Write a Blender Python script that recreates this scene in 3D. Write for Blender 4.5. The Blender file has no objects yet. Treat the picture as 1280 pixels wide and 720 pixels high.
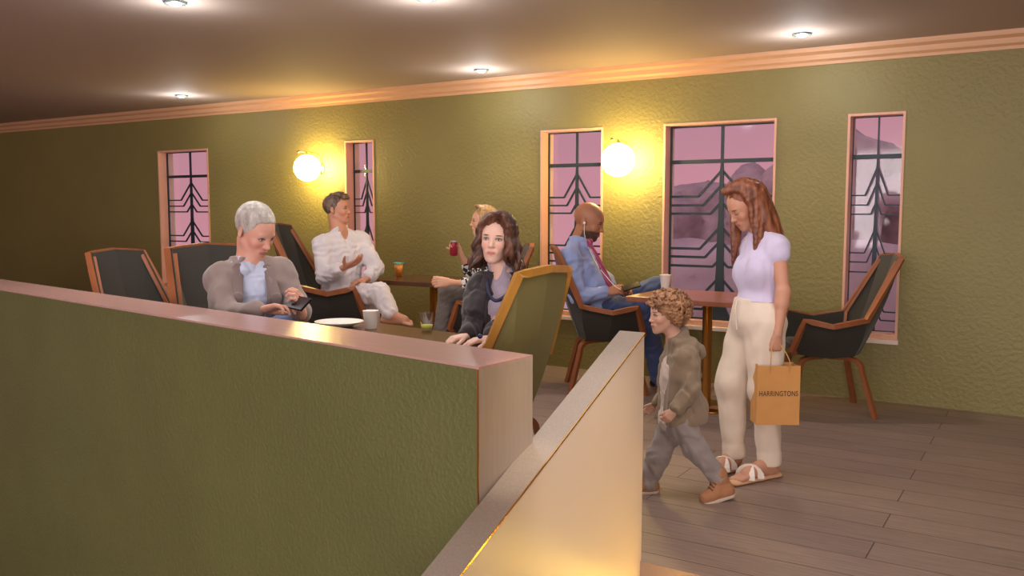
import bpy, bmesh, math, random
import numpy as np
from mathutils import Vector, Matrix, Euler

random.seed(7)
SC = bpy.context.scene
COL = SC.collection

# ------------------------------------------------------------------ camera
FPX, EYE = 1100.0, 1.45
PITCH, YAW = math.atan(100 / FPX), math.radians(31.97)
cam = bpy.data.cameras.new('camera')
camo = bpy.data.objects.new('camera', cam)
COL.objects.link(camo)
cam.sensor_width = 36.0
cam.lens = FPX / 1280 * 36.0
cam.clip_start = 0.05
cam.clip_end = 300
camo.location = (0, 0, EYE)
camo.rotation_euler = (math.pi / 2 - PITCH, 0, YAW)
SC.camera = camo

# ------------------------------------------------------------------ colour management
SC.view_settings.view_transform = 'Standard'
SC.view_settings.look = 'None'
SC.view_settings.gamma = 1.0
SC.view_settings.use_curve_mapping = False
SC.view_settings.exposure = 0.12
SC.cycles.use_denoising = True
SC.cycles.max_bounces = 6


def lin(r, g, b):
    f = lambda c: (c / 255) / 12.92 if c <= 10 else ((c / 255 + 0.055) / 1.055) ** 2.4
    return (f(r), f(g), f(b), 1.0)


# ------------------------------------------------------------------ world: dusk sky
W = bpy.data.worlds.new('dusk_sky')
SC.world = W
W.use_nodes = True
nt = W.node_tree
nt.nodes.clear()
w_out = nt.nodes.new('ShaderNodeOutputWorld')
w_bg = nt.nodes.new('ShaderNodeBackground')
w_tc = nt.nodes.new('ShaderNodeTexCoord')
w_sep = nt.nodes.new('ShaderNodeSeparateXYZ')
w_ns = nt.nodes.new('ShaderNodeTexNoise')
w_ns.inputs['Scale'].default_value = 5.0
w_ns.inputs['Detail'].default_value = 3.0
w_mr = nt.nodes.new('ShaderNodeMath'); w_mr.operation = 'MULTIPLY_ADD'
w_mr.inputs[1].default_value = 0.16; w_mr.inputs[2].default_value = -0.08
w_add = nt.nodes.new('ShaderNodeMath'); w_add.operation = 'ADD'
w_rmp = nt.nodes.new('ShaderNodeValToRGB')
cr = w_rmp.color_ramp
cr.elements[0].position = 0.0; cr.elements[0].color = lin(214, 150, 160)
cr.elements[1].position = 1.0; cr.elements[1].color = lin(120, 120, 160)
for p_, c_ in ((0.42, lin(214, 158, 166)), (0.5, lin(208, 148, 158)), (0.56, lin(196, 144, 160)), (0.66, lin(172, 138, 162))):
    e_ = cr.elements.new(p_); e_.color = c_
w_map = nt.nodes.new('ShaderNodeMapRange')
w_map.inputs['From Min'].default_value = -1; w_map.inputs['From Max'].default_value = 1
nt.links.new(w_tc.outputs['Generated'], w_sep.inputs[0])
nt.links.new(w_tc.outputs['Generated'], w_ns.inputs['Vector'])
nt.links.new(w_ns.outputs['Fac'], w_mr.inputs[0])
nt.links.new(w_sep.outputs['Z'], w_add.inputs[0])
nt.links.new(w_mr.outputs[0], w_add.inputs[1])
nt.links.new(w_add.outputs[0], w_map.inputs['Value'])
nt.links.new(w_map.outputs[0], w_rmp.inputs[0])
nt.links.new(w_rmp.outputs[0], w_bg.inputs['Color'])
w_bg.inputs['Strength'].default_value = 0.95
nt.links.new(w_bg.outputs[0], w_out.inputs[0])


def area(name, loc, target, sx, sy, power, color):
    l = bpy.data.lights.new(name, 'AREA')
    l.shape = 'RECTANGLE'; l.size = sx; l.size_y = sy
    l.energy = power; l.color = color
    o = bpy.data.objects.new(name, l); COL.objects.link(o)
    o.location = loc
    d = Vector(target) - Vector(loc)
    o.rotation_euler = d.to_track_quat('-Z', 'Y').to_euler()
    return o


def spot(name, loc, target, power, color, size=80, blend=0.5, rad=0.04):
    l = bpy.data.lights.new(name, 'SPOT')
    l.energy = power; l.color = color; l.spot_size = math.radians(size); l.spot_blend = blend
    l.shadow_soft_size = rad
    o = bpy.data.objects.new(name, l); COL.objects.link(o)
    o.location = loc
    d = Vector(target) - Vector(loc)
    o.rotation_euler = d.to_track_quat('-Z', 'Y').to_euler()
    return o


# added fill lamps: behind the camera, under the ceiling and beside the stair
area('front_fill', (-0.5, -5.0, 1.5), (-3.5, 6, 2.3), 9.0, 2.4, 430, (1.0, 0.95, 0.93))  # broad fill added behind the camera to lift the whole room
area('hall_ceiling_fill', (-3.0, 3.6, 2.60), (-3.0, 3.6, 0), 7.0, 2.0, 66, (1.0, 0.94, 0.91))  # soft fill added under the ceiling, apart from the downlights
area('stairwell_fill', (2.6, 1.2, 1.7), (-1.5, 3.6, 0.8), 1.6, 1.6, 20, (1.0, 0.88, 0.80))  # small fill added to the right of the stair, without a window
spot('stair_downlight', (-0.45, 2.2, 2.6), (-1.42, 2.78, 0.60), 110, (1.0, 0.90, 0.82), 27, 0.9)
spot('stair_accent_light', (-1.3, 2.35, 2.6), (-1.47, 2.42, 0.60), 60, (1.0, 0.88, 0.66), 9, 0.5)

sun = bpy.data.lights.new('outdoor_fill_sun', 'SUN'); sun.energy = 1.0; sun.angle = 0.5; sun.color = (1.0, 0.80, 0.80)  # sun lamp added as fill for the trees and ground outside
suno = bpy.data.objects.new('outdoor_fill_sun', sun); COL.objects.link(suno)
suno.rotation_euler = Vector((0.25, 0.55, -0.80)).to_track_quat('-Z', 'Y').to_euler()

# ------------------------------------------------------------------ view helpers (read positions off the photograph)
_F = np.array([-math.sin(YAW) * math.cos(PITCH), math.cos(YAW) * math.cos(PITCH), -math.sin(PITCH)])
_R = np.array([math.cos(YAW), math.sin(YAW), 0.0])
_U = np.cross(_R, _F)
_C = np.array([0, 0, EYE])


def ray(x, y):
    return _F + _R * (x - 640) / FPX + _U * (360 - y) / FPX


def P(x, y, D):
    return Vector(_C + ray(x, y) * D)


def onz(x, y, z):
    d = ray(x, y); return Vector(_C + d * (z - EYE) / d[2])


def ony(x, y, Y):
    d = ray(x, y); return Vector(_C + d * Y / d[1])


def onx(x, y, X):
    d = ray(x, y); return Vector(_C + d * X / d[0])


VR = Vector(_R)                                        # horizontal, to the right
VF = Vector((-math.sin(YAW), math.cos(YAW), 0))        # horizontal, away
UP = Vector((0, 0, 1))

# ------------------------------------------------------------------ materials
MATS = {}


def mat(name, rgb, rough=0.6, metal=0.0, bump=None, vary=None, emit=None, spec=0.5, sheen=0.0, trans=0.0, attr=None, sss=0.0):
    if name in MATS:
        return MATS[name]
    m = bpy.data.materials.new(name)
    m.use_nodes = True
    t = m.node_tree
    b = t.nodes['Principled BSDF']
    c = lin(*rgb)
    b.inputs['Base Color'].default_value = c
    b.inputs['Roughness'].default_value = rough
    b.inputs['Metallic'].default_value = metal
    b.inputs['Specular IOR Level'].default_value = spec
    b.inputs['Sheen Weight'].default_value = sheen
    b.inputs['Transmission Weight'].default_value = trans
    if sss:
        b.inputs['Subsurface Weight'].default_value = sss
        b.inputs['Subsurface Radius'].default_value = (0.012, 0.005, 0.003)
        b.inputs['Subsurface Scale'].default_value = 1.0
    tc = t.nodes.new('ShaderNodeTexCoord')
    src = None
    if attr:
        a = t.nodes.new('ShaderNodeVertexColor'); a.layer_name = attr
        src = a.outputs['Color']
    if vary:
        scale, amount, stretch = vary
        mp = t.nodes.new('ShaderNodeMapping')
        mp.inputs['Scale'].default_value = stretch
        n = t.nodes.new('ShaderNodeTexNoise')
        n.inputs['Scale'].default_value = scale; n.inputs['Detail'].default_value = 5
        t.links.new(tc.outputs['Object'], mp.inputs[0]); t.links.new(mp.outputs[0], n.inputs['Vector'])
        h = t.nodes.new('ShaderNodeMapRange')
        h.inputs['From Min'].default_value = 0.3; h.inputs['From Max'].default_value = 0.7
        h.inputs['To Min'].default_value = 1 - amount; h.inputs['To Max'].default_value = 1 + amount
        t.links.new(n.outputs['Fac'], h.inputs['Value'])
        v = t.nodes.new('ShaderNodeVectorMath'); v.operation = 'SCALE'
        if src:
            t.links.new(src, v.inputs[0])
        else:
            v.inputs[0].default_value = c[:3]
        t.links.new(h.outputs[0], v.inputs['Scale'])
        src = v.outputs[0]
    if src:
        t.links.new(src, b.inputs['Base Color'])
    if bump:
        scale, strength, dist, stretch = bump
        mp = t.nodes.new('ShaderNodeMapping'); mp.inputs['Scale'].default_value = stretch
        n = t.nodes.new('ShaderNodeTexNoise'); n.inputs['Scale'].default_value = scale; n.inputs['Detail'].default_value = 3
        bp = t.nodes.new('ShaderNodeBump'); bp.inputs['Strength'].default_value = strength; bp.inputs['Distance'].default_value = dist
        t.links.new(tc.outputs['Object'], mp.inputs[0]); t.links.new(mp.outputs[0], n.inputs['Vector'])
        t.links.new(n.outputs['Fac'], bp.inputs['Height']); t.links.new(bp.outputs[0], b.inputs['Normal'])
    if emit:
        b.inputs['Emission Color'].default_value = (*emit[0], 1); b.inputs['Emission Strength'].default_value = emit[1]
    MATS[name] = m
    return m


ONE = (1, 1, 1)
M_WALL = mat('olive_plaster', (138, 127, 74), 0.5, bump=(34, 0.7, 0.012, ONE), vary=(1.2, 0.06, ONE))
M_LOW = mat('olive_textured_panel', (100, 102, 56), 0.6, bump=(60, 0.8, 0.008, ONE), vary=(1.5, 0.08, ONE))
M_CEIL = mat('taupe_ceiling', (176, 156, 144), 0.75, bump=(90, 0.3, 0.004, ONE))
M_CROWN = mat('peach_cornice', (216, 168, 128), 0.5, vary=(40, 0.05, (0.05, 1, 3)))
M_REVEAL = mat('peach_window_frame', (226, 172, 146), 0.5, vary=(30, 0.05, (1, 1, 0.05)))
M_CREAM = mat('cream_stone', (236, 214, 180), 0.7)
M_SILL = mat('pale_sill', (235, 215, 200), 0.4)
M_IRON = mat('dark_green_iron', (46, 58, 66), 0.45, metal=0.3)
M_LEDGE = mat('rose_wood_veneer', (184, 144, 136), 0.26, vary=(60, 0.05, (0.15, 1, 1)), bump=(160, 0.12, 0.002, (0.1, 1, 1)))
M_END = mat('brushed_taupe_veneer', (164, 146, 130), 0.4, vary=(60, 0.05, (1, 1, 0.1)))
M_PARAPET = mat('pale_rose_plaster', (208, 192, 182), 0.42, vary=(3, 0.02, ONE))
M_PARTOP = mat('speckled_taupe_cap', (148, 132, 118), 0.45, vary=(160, 0.12, ONE))
M_BRASS = mat('polished_brass', (214, 160, 84), 0.22, metal=1.0)
M_WOOD = mat('walnut_bentwood', (148, 86, 50), 0.4, vary=(14, 0.16, (1, 1, 0.15)))
M_WOODY = mat('honey_bentwood', (190, 134, 56), 0.35, vary=(14, 0.12, (1, 1, 0.15)))
M_TOPW = mat('red_walnut_tabletop', (150, 92, 70), 0.3, vary=(9, 0.18, (1, 7, 1)))
M_TOPD = mat('dark_walnut_tabletop', (92, 58, 40), 0.25, vary=(9, 0.18, (1, 7, 1)))
M_UPH = mat('charcoal_upholstery', (46, 42, 36), 0.85, bump=(300, 0.4, 0.002, ONE), sheen=0.2)
M_UPHG = mat('olive_upholstery', (132, 124, 78), 0.7, bump=(300, 0.4, 0.002, ONE))
M_WHITE = mat('white_ceramic', (235, 235, 232), 0.2)
M_PAPER = mat('white_paper_cup', (240, 236, 230), 0.5)
M_STEEL = mat('brushed_steel_ring', (150, 165, 165), 0.3, metal=0.7)
M_NAVY = mat('black_glass', (22, 22, 30), 0.15)


def floor_mat():
    m = bpy.data.materials.new('oak_plank_floor'); m.use_nodes = True
    t = m.node_tree; b = t.nodes['Principled BSDF']
    tc = t.nodes.new('ShaderNodeTexCoord')
    br = t.nodes.new('ShaderNodeTexBrick')
    br.inputs['Scale'].default_value = 1.0
    br.inputs['Brick Width'].default_value = 1.7
    br.inputs['Row Height'].default_value = 0.21
    br.inputs['Mortar Size'].default_value = 0.003
    br.inputs['Mortar Smooth'].default_value = 0.2
    br.inputs['Color1'].default_value = lin(150, 128, 116)
    br.inputs['Color2'].default_value = lin(138, 118, 108)
    br.inputs['Mortar'].default_value = lin(80, 62, 54)
    br.offset = 0.37
    mp = t.nodes.new('ShaderNodeMapping'); mp.inputs['Scale'].default_value = (1.2, 26, 1)
    n = t.nodes.new('ShaderNodeTexNoise'); n.inputs['Scale'].default_value = 3.2; n.inputs['Detail'].default_value = 6; n.inputs['Roughness'].default_value = 0.65
    rm = t.nodes.new('ShaderNodeMapRange'); rm.inputs['From Min'].default_value = 0.3; rm.inputs['From Max'].default_value = 0.7
    rm.inputs['To Min'].default_value = 0.74; rm.inputs['To Max'].default_value = 1.2
    v = t.nodes.new('ShaderNodeVectorMath'); v.operation = 'SCALE'
    t.links.new(tc.outputs['Object'], br.inputs['Vector'])
    t.links.new(tc.outputs['Object'], mp.inputs[0]); t.links.new(mp.outputs[0], n.inputs['Vector'])
    t.links.new(n.outputs['Fac'], rm.inputs['Value'])
    t.links.new(br.outputs['Color'], v.inputs[0]); t.links.new(rm.outputs[0], v.inputs['Scale'])
    t.links.new(v.outputs[0], b.inputs['Base Color'])
    bp = t.nodes.new('ShaderNodeBump'); bp.inputs['Strength'].default_value = 0.25; bp.inputs['Distance'].default_value = 0.003
    t.links.new(n.outputs['Fac'], bp.inputs['Height']); t.links.new(bp.outputs[0], b.inputs['Normal'])
    b.inputs['Roughness'].default_value = 0.5
    return m


M_FLOOR = floor_mat()


def glass_mat(mix=0.04):
    m = bpy.data.materials.new('clear_pane'); m.use_nodes = True
    t = m.node_tree; t.nodes.clear()
    o = t.nodes.new('ShaderNodeOutputMaterial')
    tr = t.nodes.new('ShaderNodeBsdfTransparent'); tr.inputs[0].default_value = (0.95, 0.93, 0.95, 1)
    gl = t.nodes.new('ShaderNodeBsdfGlossy'); gl.inputs['Roughness'].default_value = 0.05
    mx = t.nodes.new('ShaderNodeMixShader'); mx.inputs[0].default_value = mix
    t.links.new(tr.outputs[0], mx.inputs[1]); t.links.new(gl.outputs[0], mx.inputs[2]); t.links.new(mx.outputs[0], o.inputs[0])
    return m


M_PANE = glass_mat()


# ------------------------------------------------------------------ mesh helpers
def link(name, bm, material, parent=None, smooth=False, mats=None):
    me = bpy.data.meshes.new(name)
    bmesh.ops.recalc_face_normals(bm, faces=bm.faces)
    bm.to_mesh(me); bm.free()
    if smooth:
        me.shade_smooth()
    for m_ in (mats or [material]):
        me.materials.append(m_)
    o = bpy.data.objects.new(name, me); COL.objects.link(o)
    if parent:
        o.parent = parent
    return o


def thing(name, label, cat, loc=(0, 0, 0), rotz=0.0, group=None):
    o = bpy.data.objects.new(name, None); COL.objects.link(o)
    o.empty_display_size = 0.1
    o.location = loc; o.rotation_euler = (0, 0, rotz)
    o['label'] = label; o['category'] = cat
    if group:
        o['group'] = group
    return o


def tag(o, label, cat, group=None):
    o['label'] = label; o['category'] = cat
    if group:
        o['group'] = group
    return o


def struct(o):
    o['kind'] = 'structure'; return o


def box(bm, lo, hi, bevel=0.0, seg=2, M=None):
    r = bmesh.ops.create_cube(bm, size=1.0)
    vs = r['verts']
    lo = Vector(lo); hi = Vector(hi); c = (lo + hi) / 2; s = hi - lo
    for v in vs:
        v.co = Vector((v.co.x * s.x, v.co.y * s.y, v.co.z * s.z)) + c
    if bevel:
        es = list({e for v in vs for e in v.link_edges})
        r2 = bmesh.ops.bevel(bm, geom=es, offset=bevel, segments=seg, affect='EDGES', profile=0.5)
        vs = list({v for f in r2['faces'] for v in f.verts} | {v for v in vs if v.is_valid})
    if M:
        for v in vs:
            v.co = M @ v.co
    return vs


def prism(bm, pts, vec):
    """pts: polygon in 3D, extruded by vec"""
    vec = Vector(vec)
    a = [bm.verts.new(Vector(p)) for p in pts]
    b = [bm.verts.new(Vector(p) + vec) for p in pts]
    bm.faces.new(a); bm.faces.new(b[::-1])
    n = len(pts)
    for i in range(n):
        bm.faces.new((a[i], b[i], b[(i + 1) % n], a[(i + 1) % n]))


def lathe(bm, prof, seg=32, c=(0, 0, 0), cap=False):
    c = Vector(c); rings = []
    for r, z in prof:
        if r < 1e-5:
            rings.append([bm.verts.new(c + Vector((0, 0, z)))])
        else:
            rings.append([bm.verts.new(c + Vector((r * math.cos(2 * math.pi * i / seg), r * math.sin(2 * math.pi * i / seg), z))) for i in range(seg)])
    for A, B in zip(rings[:-1], rings[1:]):
        for i in range(seg):
            j = (i + 1) % seg
            if len(A) == 1 and len(B) == 1:
                continue
            if len(A) == 1:
                bm.faces.new((A[0], B[i], B[j]))
            elif len(B) == 1:
                bm.faces.new((A[i], A[j], B[0]))
            else:
                bm.faces.new((A[i], A[j], B[j], B[i]))
    if cap:
        for R_ in (rings[0], rings[-1]):
            if len(R_) > 1:
                bm.faces.new(R_)


def sweep(bm, pts, r, seg=8, rect=None, up=None, closed=False, caps=True):
    """tube along pts; r number or list; rect=(w,h) gives a rectangular section (w sideways, h along up)"""
    pts = [Vector(p) for p in pts]; n = len(pts)
    rs = r if isinstance(r, (list, tuple)) else [r] * n
    rings = []; prev = None
    for i, p in enumerate(pts):
        if closed:
            t = (pts[(i + 1) % n] - pts[i - 1]).normalized()
        elif i == 0:
            t = (pts[1] - p).normalized()
        elif i == n - 1:
            t = (p - pts[-2]).normalized()
        else:
            t = ((pts[i + 1] - p).normalized() + (p - pts[i - 1]).normalized()).normalized()
        if up is not None:
            u = Vector(up)
        elif prev is None:
            u = Vector((0, 0, 1)) if abs(t.z) < 0.9 else Vector((0, 1, 0))
        else:
            u = prev
        s = t.cross(u)
        if s.length < 1e-4:
            s = t.cross(Vector((1, 0.1, 0)))
        s.normalize(); u = s.cross(t).normalized(); prev = u
        if rect:
            w, h = rect[0] / 2 * rs[i], rect[1] / 2 * rs[i]
            ring = [p + s * a + u * b for a, b in ((w, h), (-w, h), (-w, -h), (w, -h))]
        else:
            ring = [p + (s * math.cos(2 * math.pi * k / seg) + u * math.sin(2 * math.pi * k / seg)) * rs[i] for k in range(seg)]
        rings.append([bm.verts.new(q) for q in ring])
    m = len(rings[0]); rng = range(n) if closed else range(n - 1)
    for i in rng:
        A, B = rings[i], rings[(i + 1) % n]
        for k in range(m):
            bm.faces.new((A[k], A[(k + 1) % m], B[(k + 1) % m], B[k]))
    if caps and not closed:
        bm.faces.new(rings[0][::-1]); bm.faces.new(rings[-1])


def bez(pts, n=24):
    """Catmull-Rom through pts"""
    pts = [Vector(p) for p in pts]
    q = [pts[0] * 2 - pts[1]] + pts + [pts[-1] * 2 - pts[-2]]
    out = []
    k = len(pts) - 1
    per = max(1, n // k)
    for i in range(k):
        a, b, c, d = q[i:i + 4]
        for j in range(per):
            t = j / per
            out.append(0.5 * ((2 * b) + (c - a) * t + (2 * a - 5 * b + 4 * c - d) * t * t + (3 * b - a - 3 * c + d) * t ** 3))
    out.append(pts[-1])
    return out


def copy_tree(o, parent=None):
    c = o.copy(); COL.objects.link(c)
    if parent:
        c.parent = parent
    for ch in list(o.children):
        copy_tree(ch, c)
    return c


# ================================================================== SETTING
WY, CZ = 7.0, 2.65          # far wall plane, ceiling height
WINS = [(-9.53, -8.60), (-6.44, -6.04), (-4.06, -3.43), (-2.87, -1.93), (-1.40, -1.00)]
WTOP, WBOT = 2.15, 0.47

bm = bmesh.new()
xs = [-16.0] + [v for w in WINS for v in w] + [3.2]
for i in range(0, len(xs), 2):
    box(bm, (xs[i], WY, -0.02), (xs[i + 1], WY + 0.20, CZ + 0.02))
for a, b in WINS:
    box(bm, (a, WY, -0.02), (b, WY + 0.20, WBOT))
    box(bm, (a, WY, WTOP), (b, WY + 0.20, CZ + 0.02))
struct(link('wall_back', bm, M_WALL))

bm = bmesh.new(); box(bm, (-16.2, -6, -0.02), (-16, WY + 0.20, CZ)); struct(link('wall_left', bm, M_WALL))
bm = bmesh.new(); box(bm, (3.2, -6, -1.6), (3.4, WY + 0.20, CZ)); struct(link('wall_right', bm, M_WALL))
bm = bmesh.new(); box(bm, (-16.2, -6, CZ), (3.4, WY + 0.20, CZ + 0.1)); struct(link('ceiling', bm, M_CEIL))

SY, PX = 3.255, -1.41      # stair head line and stair side of the parapet
bm = bmesh.new()
box(bm, (-16.2, SY, -0.12), (3.2, WY, 0))
def py_(x, d):                        # a line parallel to the partition, d behind its front face
    return 2.262 + d - (x + 1.535) * 0.1624
prism(bm, [(-1.528, py_(-1.528, 0.29), -0.12), (-1.528, SY, -0.12), (-5.88, SY, -0.12)], (0, 0, 0.12))
struct(link('floor', bm, M_FLOOR))
bm = bmesh.new(); box(bm, (-16.2, -6, -1.57), (3.2, SY + 2.2, -1.45)); struct(link('floor_lower', bm, M_FLOOR))

# cornice
bm = bmesh.new()
prof = [(0, 2.528), (-0.018, 2.528), (-0.02, 2.55), (-0.045, 2.565), (-0.05, 2.60), (-0.085, 2.618), (-0.09, CZ), (0, CZ)]
prism(bm, [(-16, WY + y, z) for y, z in prof], (19.2, 0, 0))
struct(link('trim_1', bm, M_CROWN))

# windows
for wi, (a, b) in enumerate(WINS):
    w = struct(thing('window_%d' % (wi + 1), '', 'window'))
    del w['label']; del w['category']
    GY = WY + 0.125
    f = bmesh.new()
    for lo, hi in (((a, WY - 0.008, WBOT), (a + 0.018, GY, WTOP)), ((b - 0.018, WY - 0.008, WBOT), (b, GY, WTOP)),
                   ((a + 0.018, WY - 0.008, WTOP - 0.018), (b - 0.018, GY, WTOP)), ((a + 0.018, WY - 0.008, WBOT), (b - 0.018, GY, WBOT + 0.045))):
        box(f, lo, hi)
    link('window_frame', f, M_REVEAL, w)
    f = bmesh.new()
    for lo, hi in (((a, GY, WBOT), (a + 0.016, WY + 0.205, WTOP)), ((b - 0.016, GY, WBOT), (b, WY + 0.205, WTOP)),
                   ((a + 0.016, GY, WTOP - 0.016), (b - 0.016, WY + 0.205, WTOP)), ((a + 0.016, GY, WBOT), (b - 0.016, WY + 0.205, WBOT + 0.02))):
        box(f, lo, hi)
    link('outer_reveal', f, M_CREAM, w)
    f = bmesh.new(); box(f, (a - 0.01, WY - 0.03, WBOT - 0.03), (b + 0.01, WY, WBOT + 0.004), 0.004); link('window_sill', f, M_SILL, w)
    f = bmesh.new(); box(f, (a + 0.018, GY + 0.012, WBOT + 0.045), (b - 0.018, GY + 0.018, WTOP - 0.018)); link('pane', f, M_PANE, w)
    # ironwork
    g = bmesh.new()
    x0, x1 = a + 0.018, b - 0.018
    z0, z1 = WBOT + 0.045, WTOP - 0.018
    xm = (x0 + x1) / 2; hw = (x1 - x0) / 2; t = (0.024 if abs(hw - 0.452) < 0.005 else 0.018) if hw > 0.25 else 0.012
    e = 0.014 if t > 0.02 else 0.010 if hw > 0.25 else 0.006
    for lo, hi in (((x0, GY - 0.02, z0), (x0 + e, GY, z1)), ((x1 - e, GY - 0.02, z0), (x1, GY, z1)),
                   ((x0 + e, GY - 0.02, z1 - e), (x1 - e, GY, z1)), ((x0 + e, GY - 0.02, z0), (x1 - e, GY, z0 + e))):
        box(g, lo, hi)
    zb = 1.835
    box(g, (x0 + e, GY - 0.028, zb - 0.016), (x1 - e, GY - 0.001, zb + 0.016))
    box(g, (xm - t * 0.45, GY - 0.024, zb + 0.016), (xm + t * 0.45, GY - 0.002, z1 - e))
    # tapering stem with a spread foot
    zs = [zb - 0.016, 1.76, 1.34, 1.30, 0.93, 0.88, 0.66, z0 + e]
    ws = [0.4, 0.6, 0.9, 1.1, 1.35, 1.5, 1.7, 1.9 if hw < 0.3 else 4.2]
    for k in range(len(zs) - 1):
        prism(g, [(xm - t * ws[k], GY - 0.024, zs[k]), (xm + t * ws[k], GY - 0.024, zs[k]),
                  (xm + t * ws[k + 1], GY - 0.024, zs[k + 1]), (xm - t * ws[k + 1], GY - 0.024, zs[k + 1])], (0, 0.022, 0))
    tt = t * 0.42
    for z_h, z_t in ((1.545, 1.76), (1.472, 1.64), (1.402, 1.50), (1.108, 1.30), (1.038, 1.18), (0.962, 1.03), (0.665, 0.88), (0.60, 0.76)):
        q = (z_t - z_h) * 0.93 * min(1, hw / 0.45)
        for s in (-1, 1):
            xi, xo, xe = xm, xm + s * q, xm + s * (hw - e)
            pl = [(xi, z_t), (xo, z_h), (xe, z_h)]
            for (u0, v0), (u1, v1) in zip(pl[:-1], pl[1:]):
                d = Vector((u1 - u0, 0, v1 - v0)).normalized(); nn = Vector((-d.z, 0, d.x)) * tt
                A = Vector((u0, GY - 0.018, v0)); B = Vector((u1, GY - 0.018, v1))
                prism(g, [A + nn, B + nn, B - nn, A - nn], (0, 0.014, 0))
    link('grille', g, M_IRON, w)

# low partition of the seating bay
ax, ay = -1.535, 2.262
dx, dy = -2.094, 0.340                      # direction of its front face, to the left
ln = math.hypot(dx, dy); ux, uy = dx / ln, dy / ln
nx, ny = 0.027, 0.287                       # front to back at the end face
LZ = 0.95
L_ = 7.5
Z0 = -1.45         # the partition stands on the lower stair hall's floor
part_ = thing('low_partition', 'low olive textured partition with a rose wood ledge in front of the seated guests', 'partition', (ax, ay, 0))
def pp(u, d, z):
    return (ux * u + nx / 0.288 * d, uy * u + ny / 0.288 * d, z)
bm = bmesh.new()
prism(bm, [pp(0.006, 0.004, Z0), pp(L_, 0.004, Z0), pp(L_, 0.284, Z0), pp(0.006, 0.284, Z0)], (0, 0, LZ - 0.006 - Z0)); link('core', bm, M_LOW, part_)
bm = bmesh.new()
prism(bm, [pp(0, 0, LZ - 0.006), pp(L_, 0, LZ - 0.006), pp(L_, 0.288, LZ - 0.006), pp(0, 0.288, LZ - 0.006)], (0, 0, 0.008)); link('ledge', bm, M_LEDGE, part_)
bm = bmesh.new()
prism(bm, [pp(0, 0, Z0), pp(0.006, 0, Z0), pp(0.006, 0.288, Z0), pp(0, 0.288, Z0)], (0, 0, LZ - 0.006 - Z0)); link('end_panel', bm, M_END, part_)
bm = bmesh.new()
prism(bm, [pp(0, -0.003, Z0), pp(0.006, -0.003, Z0), pp(0.006, 0.0, Z0), pp(0, 0.0, Z0)], (0, 0, LZ - 0.006 - Z0)); link('edge_trim', bm, M_BRASS, part_)

# sloping stair parapet
par = thing('stair_parapet', 'pale plaster parapet sloping down beside the stair, with a taupe cap', 'parapet', (PX, SY, 0))
sl = 0.418
def zt(y): return 0.95 - sl * (SY + 0.012 - y)
bm = bmesh.new()
ys, ye = SY + 0.012, 0.4
pts = [(0, ys - SY, 0.0), (0, ys - SY, zt(ys) - 0.01), (0, ye - SY, zt(ye) - 0.01), (0, ye - SY, zt(ye) - 1.35), (0, SY - 0.02 - SY, -0.4)]
prism(bm, pts, (-0.108, 0, 0)); link('panel', bm, M_PARAPET, par)
bm = bmesh.new()
prism(bm, [(0.001, ys - SY, zt(ys) - 0.01), (0.001, ys - SY, zt(ys)), (0.001, ye - SY, zt(ye)), (0.001, ye - SY, zt(ye) - 0.01)], (-0.11, 0, 0)); link('cap', bm, M_PARTOP, par)
bm = bmesh.new()
prism(bm, [(0.004, ys - SY, zt(ys) - 0.007), (0.004, ys - SY, zt(ys) - 0.001), (0.004, ye - SY, zt(ye) - 0.001), (0.004, ye - SY, zt(ye) - 0.007)], (-0.003, 0, 0)); link('edge_trim', bm, M_BRASS, par)

# stairs going down towards the viewer
st = thing('staircase', 'wooden stair going down beside the parapet, first tread lit gold', 'staircase', (PX, SY, 0))
for k in range(7):
    bm = bmesh.new()
    box(bm, (0.0, -0.40 * (k + 1), -0.17 * (k + 1) - 0.06), (2.8, -0.40 * k, -0.17 * (k + 1)), 0.006)
    box(bm, (0.0, -0.40 * k - 0.02, -0.17 * (k + 1)), (2.8, -0.40 * k, -0.17 * k - (0.12 if k == 0 else 0.061)))
    link('stair_tread', bm, M_FLOOR, st)
strip = thing('light_strip', 'warm light strip under the edge of the top stair', 'light', (PX, SY, 0))
bm = bmesh.new(); box(bm, (0.10, -0.032, -0.118), (2.7, -0.022, -0.108)); o_ = link('diffuser', bm, mat('amber_strip', (255, 200, 90), emit=((1.0, 0.62, 0.07), 75)), strip)
bm = bmesh.new(); box(bm, (0.0, -0.022, -0.119), (2.75, -0.0205, -0.10)); link('channel', bm, M_STEEL, strip)

# ------------------------------------------------------------------ ceiling downlights
def downlight(x, y):
    d = thing('ceiling_downlight', '', 'light', (x, y, CZ), group='recessed ceiling downlights')
    bm = bmesh.new(); lathe(bm, [(0.046, 0.0), (0.046, -0.012), (0.062, -0.014), (0.068, -0.006), (0.068, 0.0)], 32); link('trim_ring', bm, M_STEEL, d, True)
    bm = bmesh.new(); lathe(bm, [(0.0, -0.026), (0.018, -0.024), (0.032, -0.018), (0.038, -0.008), (0.038, 0.0)], 24)
    link('lens', bm, mat('lit_lens', (255, 255, 255), emit=((1.0, 0.97, 0.92), 9)), d, True)
    l = bpy.data.lights.new('downlight_glow', 'POINT'); l.energy = 7.5; l.color = (0.95, 0.97, 1.0); l.shadow_soft_size = 0.04
    lo = bpy.data.objects.new('downlight_glow', l); COL.objects.link(lo); lo.parent = d; lo.location = (0, 0, -0.20)
    l = bpy.data.lights.new('downlight_beam', 'SPOT'); l.energy = 26; l.color = (1.0, 0.88, 0.72); l.spot_size = math.radians(95); l.spot_blend = 0.8; l.shadow_soft_size = 0.05
    lo = bpy.data.objects.new('downlight_beam', l); COL.objects.link(lo); lo.parent = d; lo.location = (0, 0, -0.05)
    return d
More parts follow.
